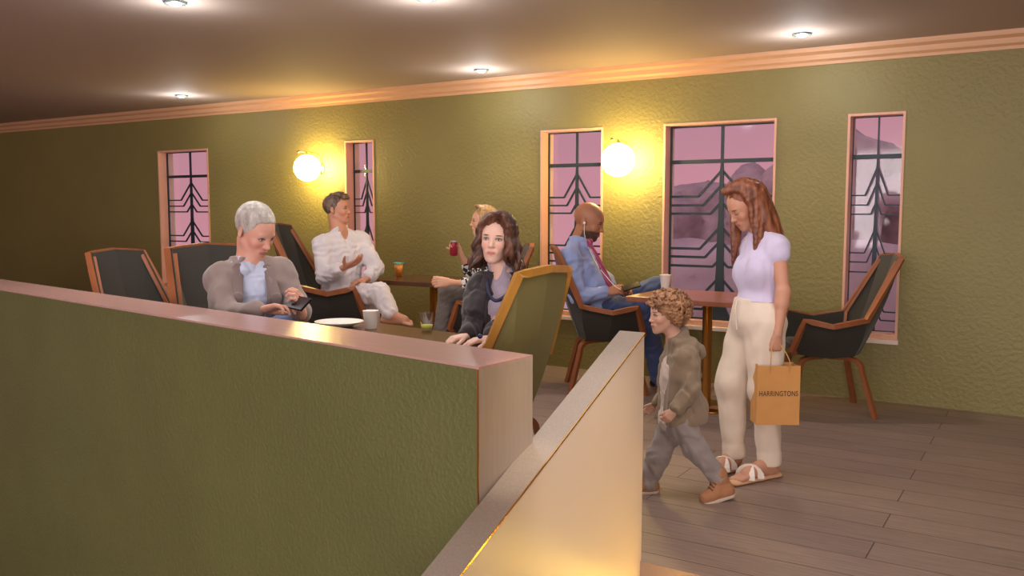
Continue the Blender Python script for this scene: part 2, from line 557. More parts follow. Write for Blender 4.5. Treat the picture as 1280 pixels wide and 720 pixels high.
for (x, y), lab in zip(((-8.05, 6.23), (-4.36, 6.48), (-1.59, 6.33), (-3.15, 4.12), (-4.46, 3.43)),
        ('round ceiling downlight by the cornice at the far left above the first window',
         'round ceiling downlight by the cornice left of the man in a tie',
         'round ceiling downlight by the cornice above the gap between the two right windows',
         'ceiling downlight cut off by the middle of the top edge, nearest to the viewer',
         'ceiling downlight at the top left corner above the grey haired man')):
    downlight(x, y)['label'] = lab

# ------------------------------------------------------------------ globe wall lamps
def sconce(px, py, label):
    c = ony(px, py, WY - 0.22)
    s = thing('wall_lamp', label, 'lamp', (c.x, WY, c.z), group='globe wall lamps')
    bm = bmesh.new()
    bmesh.ops.create_uvsphere(bm, u_segments=40, v_segments=24, radius=0.138)
    bmesh.ops.translate(bm, vec=(0, -0.22, 0), verts=bm.verts)
    link('globe', bm, mat('lit_opal_globe', (255, 250, 240), emit=((1.0, 0.73, 0.25), 52)), s, True)
    bm = bmesh.new(); lathe(bm, [(0, 0.012), (0.034, 0.012), (0.04, 0.006), (0.04, 0)], 24)
    bmesh.ops.scale(bm, vec=(1, 1.5, 1), verts=bm.verts)
    bmesh.ops.rotate(bm, cent=(0, 0, 0), matrix=Matrix.Rotation(math.pi / 2, 3, 'X'), verts=bm.verts)
    link('wall_plate', bm, M_BRASS, s, True)
    bm = bmesh.new()
    sweep(bm, bez([(0, -0.005, 0.03), (0, -0.03, 0.10), (0, -0.06, 0.155), (0, -0.16, 0.165), (0, -0.34, 0.165)], 20), 0.005, 8)
    link('bracket', bm, M_BRASS, s, True)
    bm = bmesh.new(); lathe(bm, [(0, 0.160), (0.012, 0.160), (0.022, 0.134), (0, 0.134)], 16, (0, -0.22, 0)); link('cap', bm, M_BRASS, s, True)
    bm = bmesh.new(); bmesh.ops.create_uvsphere(bm, u_segments=12, v_segments=8, radius=0.012); bmesh.ops.translate(bm, vec=(0, -0.345, 0.165), verts=bm.verts)
    link('finial', bm, M_BRASS, s, True)
sconce(384, 210, 'lit white globe wall lamp left of the narrow window, above the man in white')
sconce(772.5, 200, 'lit white globe wall lamp between the two right windows, above the man in a tie')

# ------------------------------------------------------------------ outdoors
M_TREE = mat('haze_tinted_foliage', (172, 150, 148), 0.9, vary=(2.5, 0.3, ONE))  # outdoor haze is put into the pale leaf colour
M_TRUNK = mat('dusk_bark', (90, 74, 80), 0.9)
M_GROUND = mat('haze_tinted_lawn', (240, 228, 226), 0.9, vary=(0.25, 0.25, (1, 1, 1)))  # near-white because outdoor haze is put into the lawn colour
bm = bmesh.new(); box(bm, (-13, 8.5, -0.6), (9, 60, -0.5)); o = link('ground_outside', bm, M_GROUND); struct(o)

# ------------------------------------------------------------------ chairs
RIM = [(0.25, 0.20, 0.425), (0.19, 0.265, 0.63), (0.02, 0.285, 0.595), (-0.19, 0.255, 0.635), (-0.41, 0.185, 1.02), (-0.44, 0.0, 1.035)]
BAS = [(0.22, 0.14, 0.405), (0.15, 0.16, 0.385), (0.00, 0.175, 0.375), (-0.15, 0.15, 0.385), (-0.20, 0.10, 0.40), (-0.205, 0.0, 0.40)]
def make_chair(label, kind='dark', loc=(0, 0, 0), rot=0, group='bentwood armchairs', sc=1.0, wide=1.0, top=1.0, lean=1.0):
    c = thing('armchair', label, 'chair', loc, rot, group)
    c.scale = (sc, sc, sc)
    up_ = M_UPHG if kind == 'olive' else M_UPH
    def W_(p, s=1):
        z = p[2]; x = p[0]
        if z > 0.9:
            z *= top; x = -0.19 + (x + 0.19) * lean
        return Vector((x, p[1] * wide * s, z))
    rim = [W_(p) for p in RIM] + [W_(p, -1) for p in RIM[-2::-1]]
    bas = [W_(p) for p in BAS] + [W_(p, -1) for p in BAS[-2::-1]]
    bm = bmesh.new()
    rows = 7; cen = Vector((0, 0, 0.5)); grid = []
    for r in range(rows + 1):
        t = r / rows; row = []
        for A, B in zip(bas, rim):
            q = A.lerp(B, t)
            out = Vector((q.x, q.y, 0)).normalized() if q.length > 0 else Vector((1, 0, 0))
            q = q + out * 0.02 * math.sin(math.pi * t)
            row.append(bm.verts.new(q))
        grid.append(row)
    for r in range(rows):
        for k in range(len(rim) - 1):
            bm.faces.new((grid[r][k], grid[r][k + 1], grid[r + 1][k + 1], grid[r + 1][k]))
    bm.faces.new(grid[0][::-1])
    bmesh.ops.recalc_face_normals(bm, faces=bm.faces)
    geom = bm.faces[:]
    bmesh.ops.solidify(bm, geom=geom, thickness=0.022)
    link('shell', bm, up_, c)
    bm = bmesh.new()
    pts = []
    for A, B in zip(rim[:-1], rim[1:]):
        for j in range(4):
            pts.append(A.lerp(B, j / 4))
    pts.append(rim[-1])
    pts = [rim[0] + Vector((-0.02, -0.02, -0.02))] + pts + [rim[-1] + Vector((-0.02, 0.02, -0.02))]
    # wood rim: section oriented outwards
    rings = []
    for i, p in enumerate(pts):
        a = pts[max(i - 1, 0)]; b = pts[min(i + 1, len(pts) - 1)]
        tng = (b - a).normalized(); out = Vector((p.x + 0.02, p.y, 0.0)).normalized()
        s = (out - tng * out.dot(tng)).normalized(); u = tng.cross(s)
        w_, h_ = 0.0165, 0.0155
        rings.append([bm.verts.new(p + s * x_ + u * y_) for x_, y_ in ((w_, h_), (-w_, h_), (-w_, -h_), (w_, -h_))])
    for A, B in zip(rings[:-1], rings[1:]):
        for k in range(4):
            bm.faces.new((A[k], A[(k + 1) % 4], B[(k + 1) % 4], B[k]))
    bm.faces.new(rings[0][::-1]); bm.faces.new(rings[-1])
    link('wood_rim', bm, M_WOODY if kind == 'olive' else M_WOOD, c)
    # corner seams between back and arms
    for s in (-1, 1):
        bm = bmesh.new()
        A = W_(BAS[3], s); B = W_(RIM[3], s); A2 = W_(RIM[3], s)
        sweep(bm, [W_((-0.155, 0.135, 0.43), s), W_((-0.195, 0.228, 0.63), s), W_((-0.39, 0.168, 1.0), s)], 1.0, rect=(0.02, 0.03))
        link('back_rib', bm, M_WOOD, c)
    bm = bmesh.new()
    box(bm, (-0.17, -0.17 * wide, 0.40), (0.23, 0.17 * wide, 0.47), 0.025, 3); link('seat', bm, up_, c, True)
    for sx in (-1, 1):
        for sy in (-1, 1):
            bm = bmesh.new()
            sweep(bm, bez([(0.0 + sx * 0.02, sy * 0.02, 0.362), (sx * 0.13, sy * 0.11, 0.365), (sx * 0.185, sy * 0.16, 0.34), (sx * 0.205, sy * 0.18, 0.26), (sx * 0.27, sy * 0.24, 0.0)], 20), 1.0, rect=(0.034, 0.026))
            link('leg', bm, M_WOOD, c)
    return c

aim = lambda v: math.atan2(v[1], v[0])
LEFTV = -VR
def chair_at(pt, facing, *a, **k):
    return make_chair(*a, loc=(pt.x, pt.y, 0), rot=aim(facing), **k)

chair_at(onz(1028, 512, 0), LEFTV + VF * 0.10, 'dark armchair behind the standing woman, at the right edge under the cut-off window', sc=1.08)
chair_at(P(757, 430, 7.06), VR - VF * 0.02, 'dark armchair the man in a tie sits on, its splayed wooden legs in view', sc=1.10, wide=1.10, lean=0.8)
chair_at(P(602, 430, 7.45), LEFTV - VF * 0.1, 'dark armchair the blond woman sits on, half hidden behind the dark haired woman', sc=1.10, lean=0.8)
chair_at(P(424, 430, 7.60), VR - VF * 0.12, 'dark armchair the man in white sits on, left of the far table', sc=1.26)
chair_at(P(320, 430, 4.98), VR * 0.78 - VF * 0.62, 'dark armchair behind the grey haired man, its black inner back panels showing', sc=1.10, wide=1.25, top=1.08)
chair_at(P(203, 440, 5.9), VR * 0.8 - VF * 0.5, 'dark armchair at the far left beyond the ledge, mostly hidden', sc=1.12)
bt = P(686, 334, 4.10)
chair_at(bt + Vector((-0.40, 0.0, 0)), Vector((-1, 0, 0)), 'olive backed armchair with a bright wooden rim under the dark haired woman', 'olive', sc=1.13, wide=1.12, lean=0.66)

# ------------------------------------------------------------------ tables
def table(name, label, c, ang, sx, sy, z, mtop, group='cafe tables'):
    t = thing(name, label, 'table', (c.x, c.y, 0), ang, group)
    bm = bmesh.new(); box(bm, (-sx / 2, -sy / 2, z - 0.04), (sx / 2, sy / 2, z), 0.006); link('tabletop', bm, mtop, t)
    bm = bmesh.new(); lathe(bm, [(0.035, 0.025), (0.035, z - 0.055), (0.09, z - 0.05), (0.09, z - 0.041), (0, z - 0.041)], 32); link('pole', bm, M_BRASS, t, True)
    bm = bmesh.new(); lathe(bm, [(0, 0), (0.22, 0), (0.22, 0.012), (0.06, 0.026), (0, 0.026)], 40); link('base', bm, M_BRASS, t, True)
    return t
TZ = 0.82
table('cafe_table', 'red walnut cafe table on a brass post, left of the standing woman', Vector((-2.15, 6.12, 0)), 0.0, 0.98, 0.70, TZ, M_TOPW)
table('cafe_table', 'dark walnut table on a brass post between the man in white and the blond', Vector((-4.74, 6.27, 0)), 0.0, 0.94, 0.68, TZ, M_TOPD)
table('cafe_table', 'dark walnut table just behind the ledge, a plate and two white cups on it', Vector((-2.78, 3.34, 0)), math.atan2(-0.16, 1.0), 1.24, 0.58, TZ, M_TOPD)

def lobj(name, label, cat, loc, prof, m, group=None, seg=28):
    bm = bmesh.new(); lathe(bm, prof, seg); o = link(name, bm, m, None, True); o.location = loc
    return tag(o, label, cat, group)
def at_top(x, y): return onz(x, y, TZ)
cupprof = [(0, 0.002), (0.026, 0.0), (0.028, 0.004), (0.037, 0.09), (0.0385, 0.092), (0.0365, 0.09), (0.0265, 0.008), (0, 0.008)]
lobj('paper_cup', 'white cup beside the plate on the near dark table', 'cup', at_top(463.5, 411), [(r * 1.1, z * 1.05) for r, z in cupprof], M_PAPER, 'white cups')
c2 = thing('drinking_glass', 'clear tumbler with a little pale green drink, before the dark haired woman', 'glass', at_top(533.5, 414))
M_GL = glass_mat(0.10)
bm = bmesh.new(); lathe(bm, [(r * 1.0, z * 1.05) for r, z in cupprof], 28); link('tumbler', bm, M_GL, c2, True)
bm = bmesh.new(); lathe(bm, [(0, 0.009), (0.0272, 0.009), (0.0305, 0.034), (0, 0.034)], 24); link('drink', bm, mat('lime_drink', (206, 214, 90), 0.3), c2, True)
lobj('white_plate', 'empty white plate on the near dark table in front of the grey haired man', 'plate', at_top(424, 408), [(0, 0.004), (0.07, 0.003), (0.085, 0.008), (0.128, 0.026), (0.130, 0.029), (0.126, 0.029), (0.084, 0.013), (0, 0.009)], M_WHITE, None, 48)
lobj('paper_cup', 'white cup on the right table next to the knee of the man in a tie', 'cup', at_top(831.5, 360.5), [(r * 1.18, z * 1.18) for r, z in cupprof], M_PAPER, 'white cups')
g3 = thing('juice_glass', 'tall glass of orange juice on the far table', 'glass', onz(498.5, 346, TZ) * 1)
s_ = 1.35
bm = bmesh.new(); lathe(bm, [(0, 0.002), (0.024 * s_, 0), (0.033 * s_, 0.098 * s_), (0.0315 * s_, 0.098 * s_), (0.0225 * s_, 0.008), (0, 0.008)], 28); link('tumbler', bm, M_GL, g3, True)
bm = bmesh.new(); lathe(bm, [(0, 0.009), (0.0218 * s_, 0.009), (0.0305 * s_, 0.083 * s_), (0, 0.083 * s_)], 24); link('juice', bm, mat('orange_juice', (240, 150, 30), 0.35), g3, True)
bm = bmesh.new(); lathe(bm, [(0.0333 * s_, 0.088 * s_), (0.0338 * s_, 0.0985 * s_), (0.031 * s_, 0.0985 * s_), (0.031 * s_, 0.088 * s_)], 24); link('rim', bm, mat('teal_rim', (90, 170, 160), 0.3), g3, True)

# ================================================================== implicit-surface modelling for people
class SDF:
    def __init__(self, h=0.005):
        self.h = h; self.ops = []; self.cuts = []; self.wr = []

    def cap(self, a, b, ra, rb=None, k=0.01, flat=None, sub=False):
        a = np.array(a, float); b = np.array(b, float); rb = ra if rb is None else rb
        lo = np.minimum(a - ra, b - rb); hi = np.maximum(a + ra, b + rb)
        ab = b - a; L2 = max(ab @ ab, 1e-9)
        fx = (np.array(flat[0], float), flat[1]) if flat else None

        def f(X, Y, Z):
            px, py, pz = X - a[0], Y - a[1], Z - a[2]
            t = np.clip((px * ab[0] + py * ab[1] + pz * ab[2]) / L2, 0, 1)
            qx, qy, qz = px - t * ab[0], py - t * ab[1], pz - t * ab[2]
            if fx:
                n, g = fx
                c = (qx * n[0] + qy * n[1] + qz * n[2]) * (1 / g - 1)
                qx = qx + n[0] * c; qy = qy + n[1] * c; qz = qz + n[2] * c
            return np.sqrt(qx * qx + qy * qy + qz * qz) - (ra + (rb - ra) * t)
        self.ops.append((f, lo, hi, k, sub)); return self

    def ell(self, c, fr, r, k=0.01, sub=False):
        """fr: 3x3 rows = axes"""
        c = np.array(c, float); A = np.array(fr, float); r = np.array(r, float)
        ext = np.abs(A.T) @ r
        lo, hi = c - ext, c + ext

        def f(X, Y, Z):
            px, py, pz = X - c[0], Y - c[1], Z - c[2]
            u = [(px * A[i][0] + py * A[i][1] + pz * A[i][2]) for i in range(3)]
            k0 = np.sqrt((u[0] / r[0]) ** 2 + (u[1] / r[1]) ** 2 + (u[2] / r[2]) ** 2)
            k1 = np.sqrt((u[0] / r[0] ** 2) ** 2 + (u[1] / r[1] ** 2) ** 2 + (u[2] / r[2] ** 2) ** 2) + 1e-9
            return k0 * (k0 - 1) / k1
        self.ops.append((f, lo, hi, k, sub)); return self

    def path(self, pts, rs, k=0.01, flat=None, sub=False):
        n = len(pts)
        rs = rs if isinstance(rs, (list, tuple)) else [rs] * n
        for i in range(n - 1):
            self.cap(pts[i], pts[i + 1], rs[i], rs[i + 1], k, flat, sub)
        return self

    def cut(self, point, normal):
        """remove everything on the normal's side"""
        self.cuts.append((np.array(point, float), np.array(Vector(normal).normalized(), float))); return self

    def wrinkle(self, amp, lam, seed=1, stretch=(1, 1, 1)):
        self.wr.append((amp, lam, seed, np.array(stretch, float))); return self

    def grid(self):
        h = self.h
        adds = [o for o in self.ops if not o[4]]
        lo = np.min([o[1] for o in adds], 0) - 5 * h; hi = np.max([o[2] for o in adds], 0) + 5 * h
        n = np.ceil((hi - lo) / h).astype(int) + 1
        ax = [lo[i] + h * np.arange(n[i]) for i in range(3)]
        D = np.full(n, 10.0, np.float32)
        def run(ops):
          for f, a, b, k, sub in ops:
            pad = k + 3 * h
            i0 = np.clip(np.floor((a - pad - lo) / h).astype(int), 0, n); i1 = np.clip(np.ceil((b + pad - lo) / h).astype(int) + 1, 0, n)
            if np.any(i1 <= i0):
                continue
            sl = tuple(slice(i0[i], i1[i]) for i in range(3))
            X, Y, Z = ax[0][sl[0]][:, None, None], ax[1][sl[1]][None, :, None], ax[2][sl[2]][None, None, :]
            d = f(X, Y, Z).astype(np.float32); cur = D[sl]
            if sub:
                d = -d
                t = np.clip(0.5 - 0.5 * (cur - d) / k, 0, 1)
                D[sl] = cur * (1 - t) + d * t + k * t * (1 - t)
            else:
                t = np.clip(0.5 + 0.5 * (cur - d) / k, 0, 1)
                D[sl] = cur * (1 - t) + d * t - k * t * (1 - t)
        late = [o for o in self.ops if o[4]] if self.wr else []
        run([o for o in self.ops if not (self.wr and o[4])])
        if self.wr:
            I = np.nonzero(np.abs(D) < 0.03)
            X = np.stack([ax[i][I[i]] for i in range(3)], 1)
            for amp, lam, seed, stt in self.wr:
                rg = np.random.RandomState(seed); Xs = X * stt
                acc = 0
                for q in range(3):
                    k1 = rg.randn(3); k1 /= np.linalg.norm(k1); k2 = rg.randn(3); k2 /= np.linalg.norm(k2)
                    k3 = rg.randn(3); k3 /= np.linalg.norm(k3)
                    ll = lam * (0.7 + 0.6 * rg.rand())
                    acc = acc + np.sin(Xs @ k1 * 6.283 / ll + 2.2 * np.sin(Xs @ k2 * 6.283 / (ll * 1.9) + q) + 1.1 * np.sin(Xs @ k3 * 6.283 / (ll * 1.1)))
                D[I] += (amp * acc / 1.8).astype(np.float32)
            run(late)
        for p, nn in self.cuts:
            pl = ((ax[0] - p[0]) * nn[0])[:, None, None] + ((ax[1] - p[1]) * nn[1])[None, :, None] + ((ax[2] - p[2]) * nn[2])[None, None, :]
            D = np.maximum(D, pl.astype(np.float32))
        return D, lo

    def mesh(self):
        D, lo = self.grid(); h = self.h
        ins = D < 0
        c = np.zeros(tuple(s - 1 for s in D.shape), np.int8)
        cor = [(i, j, k) for i in (0, 1) for j in (0, 1) for k in (0, 1)]
        S = [s - 1 for s in D.shape]
        for i, j, k in cor:
            c += ins[i:S[0] + i, j:S[1] + j, k:S[2] + k]
        C = np.argwhere((c > 0) & (c < 8))
        idx = np.full(c.shape, -1, np.int32); idx[tuple(C.T)] = np.arange(len(C))
        V = np.zeros((len(C), 3)); N = np.zeros(len(C))
        vals = {q: D[C[:, 0] + q[0], C[:, 1] + q[1], C[:, 2] + q[2]] for q in cor}
        for q in cor:
            for axn in range(3):
                if q[axn] == 0:
                    r = list(q); r[axn] = 1; r = tuple(r)
                    a, b = vals[q], vals[r]; m = (a < 0) != (b < 0)
                    t = a[m] / (a[m] - b[m])
                    pt = np.tile(np.array(q, float), (m.sum(), 1)); pt[:, axn] = t
                    V[m] += pt; N[m] += 1
        V = (C + V / N[:, None]) * h + lo
        F = []
        for axn in range(3):
            o = [x for x in range(3) if x != axn]
            sl0 = [slice(None)] * 3; sl1 = [slice(None)] * 3
            sl0[axn] = slice(0, -1); sl1[axn] = slice(1, None)
            for q in o:
                sl0[q] = slice(1, -1); sl1[q] = slice(1, -1)
            A, B = ins[tuple(sl0)], ins[tuple(sl1)]
            E_ = np.argwhere(A != B)
            if not len(E_):
                continue
            flip = A[tuple(E_.T)]
            base = E_.copy()
            for q in o:
                base[:, q] += 1
            def cell(d1, d2):
                g = base.copy(); g[:, o[0]] -= d1; g[:, o[1]] -= d2
                return idx[g[:, 0], g[:, 1], g[:, 2]]
            quad = np.stack([cell(1, 1), cell(0, 1), cell(0, 0), cell(1, 0)], 1)
            if axn == 1:
                quad = quad[:, ::-1]
            quad[~flip] = quad[~flip][:, ::-1]
            F.append(quad)
        F = np.concatenate(F)
        F = F[(F >= 0).all(1)]
        return V, F


def sdf_obj(name, S, material, parent=None, paint=None, relax=1):
    V, F = S.mesh()
    if relax:                                         # soften the voxel steps
        for _ in range(relax):
            acc = np.zeros_like(V); cnt = np.zeros(len(V))
            for a, b in ((0, 1), (1, 2), (2, 3), (3, 0)):
                np.add.at(acc, F[:, a], V[F[:, b]]); np.add.at(cnt, F[:, a], 1)
                np.add.at(acc, F[:, b], V[F[:, a]]); np.add.at(cnt, F[:, b], 1)
            V = V * 0.5 + 0.5 * acc / np.maximum(cnt, 1)[:, None]
    me = bpy.data.meshes.new(name)
    off = np.array(parent.location) if parent else np.zeros(3)
    me.vertices.add(len(V)); me.vertices.foreach_set('co', (V - off).astype(np.float32).ravel())
    me.loops.add(len(F) * 4); me.loops.foreach_set('vertex_index', F.astype(np.int32).ravel())
    me.polygons.add(len(F)); me.polygons.foreach_set('loop_start', np.arange(0, len(F) * 4, 4, dtype=np.int32))
    me.polygons.foreach_set('loop_total', np.full(len(F), 4, np.int32))
    me.update(calc_edges=True)
    me.validate()
    me.shade_smooth()
    if paint:
        rgb = paint(V)
        at = me.color_attributes.new('Col', 'FLOAT_COLOR', 'POINT')
        at.data.foreach_set('color', np.concatenate([rgb, np.ones((len(V), 1))], 1).astype(np.float32).ravel())
    me.materials.append(material)
    o = bpy.data.objects.new(name, me); COL.objects.link(o)
    if parent:
        o.parent = parent
    return o


class Fr:
    """frame of a head or torso: x = the person's left, y = forward, z = up"""
    def __init__(s, c, fwd, up=UP, sc=1.0, tilt=0.0):
        f = Vector(fwd).normalized(); l = Vector(up).cross(f).normalized(); u = f.cross(l).normalized()
        if tilt:
            q = Matrix.Rotation(tilt, 3, f); l = q @ l; u = q @ u
        s.c, s.l, s.f, s.u, s.s = Vector(c), l, f, u, sc

    def __call__(s, x, y, z):
        return s.c + (s.l * x + s.f * y + s.u * z) * s.s

    def d(s, x, y, z):
        return s.l * x + s.f * y + s.u * z

    @property
    def A(s):
        return np.array([s.l, s.f, s.u])

    def loc(s, V):
        return (V - np.array(s.c)) @ s.A.T / s.s


def head(S, H, male=True, smile=0.0, child=False, nose=1.0, ear=True):
    s = H.s; A = H.A
    e = lambda c, r, k=0.02, sub=False: S.ell(H(*c), A, [q * s for q in r], k * s, sub)
    cp = lambda a, b, r, r2=None, k=0.01, sub=False: S.cap(H(*a), H(*b), r * s, (r2 or r) * s, k * s, None, sub)
    e((0, -0.014, 0.034), (0.073, 0.093, 0.084))
    e((0, 0.025, 0.012), (0.062, 0.066, 0.075), 0.02)
    e((0, 0.022, -0.038), (0.054 if male else (0.050 if not child else 0.056), 0.058, 0.068), 0.025)
    if not male and not child:
        e((0, 0.030, -0.052), (0.044, 0.044, 0.052), 0.02)
    jw = 0.046 if male else 0.038
    for sx in (-1, 1):
        cp((sx * 0.052, 0.0, -0.045), (sx * jw * 0.55, 0.055, -0.092), 0.018 if male else 0.012, 0.015 if male else 0.010, 0.02)
        e((sx * (0.036 if male or child else 0.031), 0.058, -0.026), (0.022, 0.02, 0.022), 0.018)
    e((0, 0.068, -0.094), (0.022, 0.017, 0.018), 0.02)
    e((0, 0.050, -0.064), (0.036, 0.032, 0.034), 0.02)
    if not child:
        cp((-0.034, 0.072, 0.021), (0.034, 0.072, 0.021), 0.010 if male else 0.007, None, 0.014)
    # eye sockets, balls and lids
    for sx in (-1, 1):
        e((sx * 0.031, 0.094, 0.003), (0.017, 0.014, 0.011), 0.014, True)
        e((sx * 0.031, 0.0705, 0.003), (0.0125, 0.0125, 0.0115), 0.003)
        cp((sx * 0.019, 0.079, 0.010), (sx * 0.043, 0.074, 0.009), 0.0042, 0.0035, 0.004)
    # nose
    cp((0, 0.080, 0.012), (0, 0.099 * (1 if nose >= 1 else 0.985), -0.026), 0.0075, 0.0095 * nose, 0.012)
    e((0, 0.098, -0.029), (0.0105 * nose, 0.0125 * nose, 0.0095), 0.006)
    for sx in (-1, 1):
        e((sx * 0.0105, 0.089, -0.032), (0.0065, 0.009, 0.006), 0.005)
    # mouth
    lw = 0.0215 + 0.005 * smile
    e((0, 0.076, -0.060), (0.03, 0.014, 0.02), 0.012)
    zc = -0.058 + 0.006 * smile
    S.path([H(-lw, 0.078, zc), H(-lw * .45, 0.0885, -0.0575), H(0, 0.0905, -0.0585), H(lw * .45, 0.0885, -0.0575), H(lw, 0.078, zc)], [0.0025 * s, 0.0045 * s, 0.0045 * s, 0.0045 * s, 0.0025 * s], 0.003 * s)
    S.path([H(-lw * .8, 0.079, zc - .004), H(0, 0.0885, -0.067), H(lw * .8, 0.079, zc - .004)], [0.003 * s, 0.0058 * s, 0.003 * s], 0.003 * s)
    S.path([H(-lw * .8, 0.0865, zc), H(0, 0.0968, -0.0622), H(lw * .8, 0.0865, zc)], 0.0014 * s, 0.002 * s, None, True)
    if ear:
        for sx in (-1, 1):
            fr = np.array([H.d(sx * 0.9, -0.4, 0), H.d(sx * 0.35, 0.85, 0.25), H.d(0, -0.25, 0.97)])
            S.ell(H(sx * 0.076, -0.014, -0.004), fr, [0.007 * s, 0.017 * s, 0.030 * s], 0.004 * s)
            S.ell(H(sx * 0.084, -0.008, 0.0), fr, [0.005 * s, 0.009 * s, 0.016 * s], 0.004 * s, True)


def C3(*c):
    return np.array(lin(*c)[:3])


def face_paint(H, skin, lip, brow=None, iris=(90, 60, 40), beard=None, scalp=None, blush=True, others=None, shut=False):
    sk = C3(*skin); lp = C3(*lip)

    def mixin(col, m, c):
        return col * (1 - m[:, None]) + c * m[:, None]

    def paint(V):
        L = H.loc(V); x, y, z = L[:, 0], L[:, 1], L[:, 2]
        col = np.tile(sk, (len(V), 1))
        nearh = (np.abs(x) < 0.1) & (np.abs(y) < 0.13) & (z > -0.13) & (z < 0.13)
        g = lambda cx, cz, rx, rz, p=2.0: np.where(nearh & (y > 0.03), np.clip(1.6 - ((np.abs(x - cx) / rx) ** p + (np.abs(z - cz) / rz) ** p) * 1.0, 0, 1), 0)
        if blush:
            for sx in (-1, 1):
                col = mixin(col, 0.35 * g(sx * 0.042, -0.032, 0.024, 0.018), sk * np.array([1.06, 0.72, 0.68]))
            col = mixin(col, 0.12 * g(0, -0.03, 0.014, 0.014), sk * np.array([1.04, 0.75, 0.7]))
        if scalp is not None:
            m = np.clip((z - 0.052 + 0.75 * (y - 0.055)) / 0.02 + 0.5, 0, 1) * np.clip((0.082 - y) / 0.02, 0, 1) * nearh
            col = mixin(col, 0.7 * m, C3(*scalp))
        if beard is not None:
            hz = nearh & (z < -0.044) & (y > -0.005) & (z > -0.135)
            m = np.clip((-0.036 - z - 0.25 * np.maximum(0, 0.06 - y)) / 0.012, 0, 1) * hz
            m = np.maximum(m, (nearh & (y > 0.055) & (np.abs(z + 0.048) < 0.0065) & (np.abs(x) < 0.026)) * 0.9)
            col = mixin(col, m * 0.9, C3(*beard))
        col = mixin(col, 0.85 * g(0, -0.0625, 0.0225, 0.0082, 2.5), lp)
        col = mixin(col, 0.5 * g(0, -0.0622, 0.020, 0.0016), lp * 0.35)
        for sx in (-1, 1):
            if shut:
                col = mixin(col, 0.8 * g(sx * 0.031, -0.002, 0.013, 0.0028), C3(60, 40, 34))
                col = mixin(col, 0.3 * g(sx * 0.031, 0.004, 0.014, 0.009), sk * 0.6)
            else:
                col = mixin(col, 1.0 * g(sx * 0.031, 0.0050, 0.0145, 0.0075), C3(44, 30, 27))
                col = mixin(col, g(sx * 0.031, 0.003, 0.0105, 0.0042), C3(205, 196, 188))
                col = mixin(col, g(sx * 0.031, 0.0035, 0.0044, 0.0048), C3(*iris) * 0.45)
            if brow is not None:
                cx = np.abs(x - sx * 0.032)
                zb = 0.0225 - 0.10 * np.maximum(0, np.abs(x) - 0.036) 
                m = np.where(nearh & (y > 0.03), np.clip(1.5 - (cx / 0.015) ** 2 - (np.abs(z - zb) / 0.0033) ** 2, 0, 1), 0)
                col = mixin(col, 0.95 * m, C3(*brow))
        if others:
            col = others(V, col)
        return col
    return paint


def hand(S, W, d, n, t, s, curls=(35, 35, 35, 35), spread=0.0, thumb=30, tdir=None):
    """W wrist, d along the hand, n palm normal (fingers curl to it), t towards the thumb"""
    d = Vector(d).normalized(); n = Vector(n); n = (n - d * n.dot(d)).normalized(); t_ = Vector(t); t_ = (t_ - d * t_.dot(d) - n * t_.dot(n)).normalized()
    S.ell(W + d * 0.048 * s, np.array([t_, d, n]), [0.036 * s, 0.048 * s, 0.0135 * s], 0.012 * s)
    S.cap(W - d * 0.01 * s, W + d * 0.03 * s, 0.022 * s, 0.022 * s, 0.015 * s, (n, 0.72))
    offs = (0.027, 0.0095, -0.0085, -0.0255); ls = (0.93, 1.05, 0.98, 0.76)
    tips = []
    for i in range(4):
        K = W + d * (0.086 - abs(i - 1.2) * 0.003) * s + t_ * offs[i] * s
        S.cap(W + d * 0.02 * s + t_ * offs[i] * 0.5 * s, K, 0.011 * s, 0.0102 * s, 0.008 * s)
        a = math.radians(curls[i]) * 0.6; sp = (1.5 - i) * spread
        dd = (d + t_ * sp).normalized(); p = K; r = 0.0096
        for L_, da, r2 in ((0.042, 1.0, 0.0084), (0.026, 1.25, 0.0076), (0.021, 0.8, 0.0064)):
            v = dd * math.cos(a) + n * math.sin(a)
            q = p + v * L_ * ls[i] * s
            S.cap(p, q, r * s, r2 * s, 0.002 * s); p = q; r = r2; a += math.radians(curls[i]) * da * 0.8
        tips.append(p)
    a = math.radians(thumb)
    b0 = W + d * 0.018 * s + t_ * 0.018 * s
    v = (tdir.normalized() if tdir else (t_ * math.sin(a) + d * math.cos(a) + n * 0.35).normalized())
    p1 = b0 + v * 0.045 * s; v2 = (v + d * 0.35).normalized(); p2 = p1 + v2 * 0.033 * s; p3 = p2 + (v2 + d * 0.2 + n * 0.1).normalized() * 0.024 * s
    S.path([b0, p1, p2, p3], [0.0145 * s, 0.0118 * s, 0.0098 * s, 0.0075 * s], 0.006 * s)
    return tips


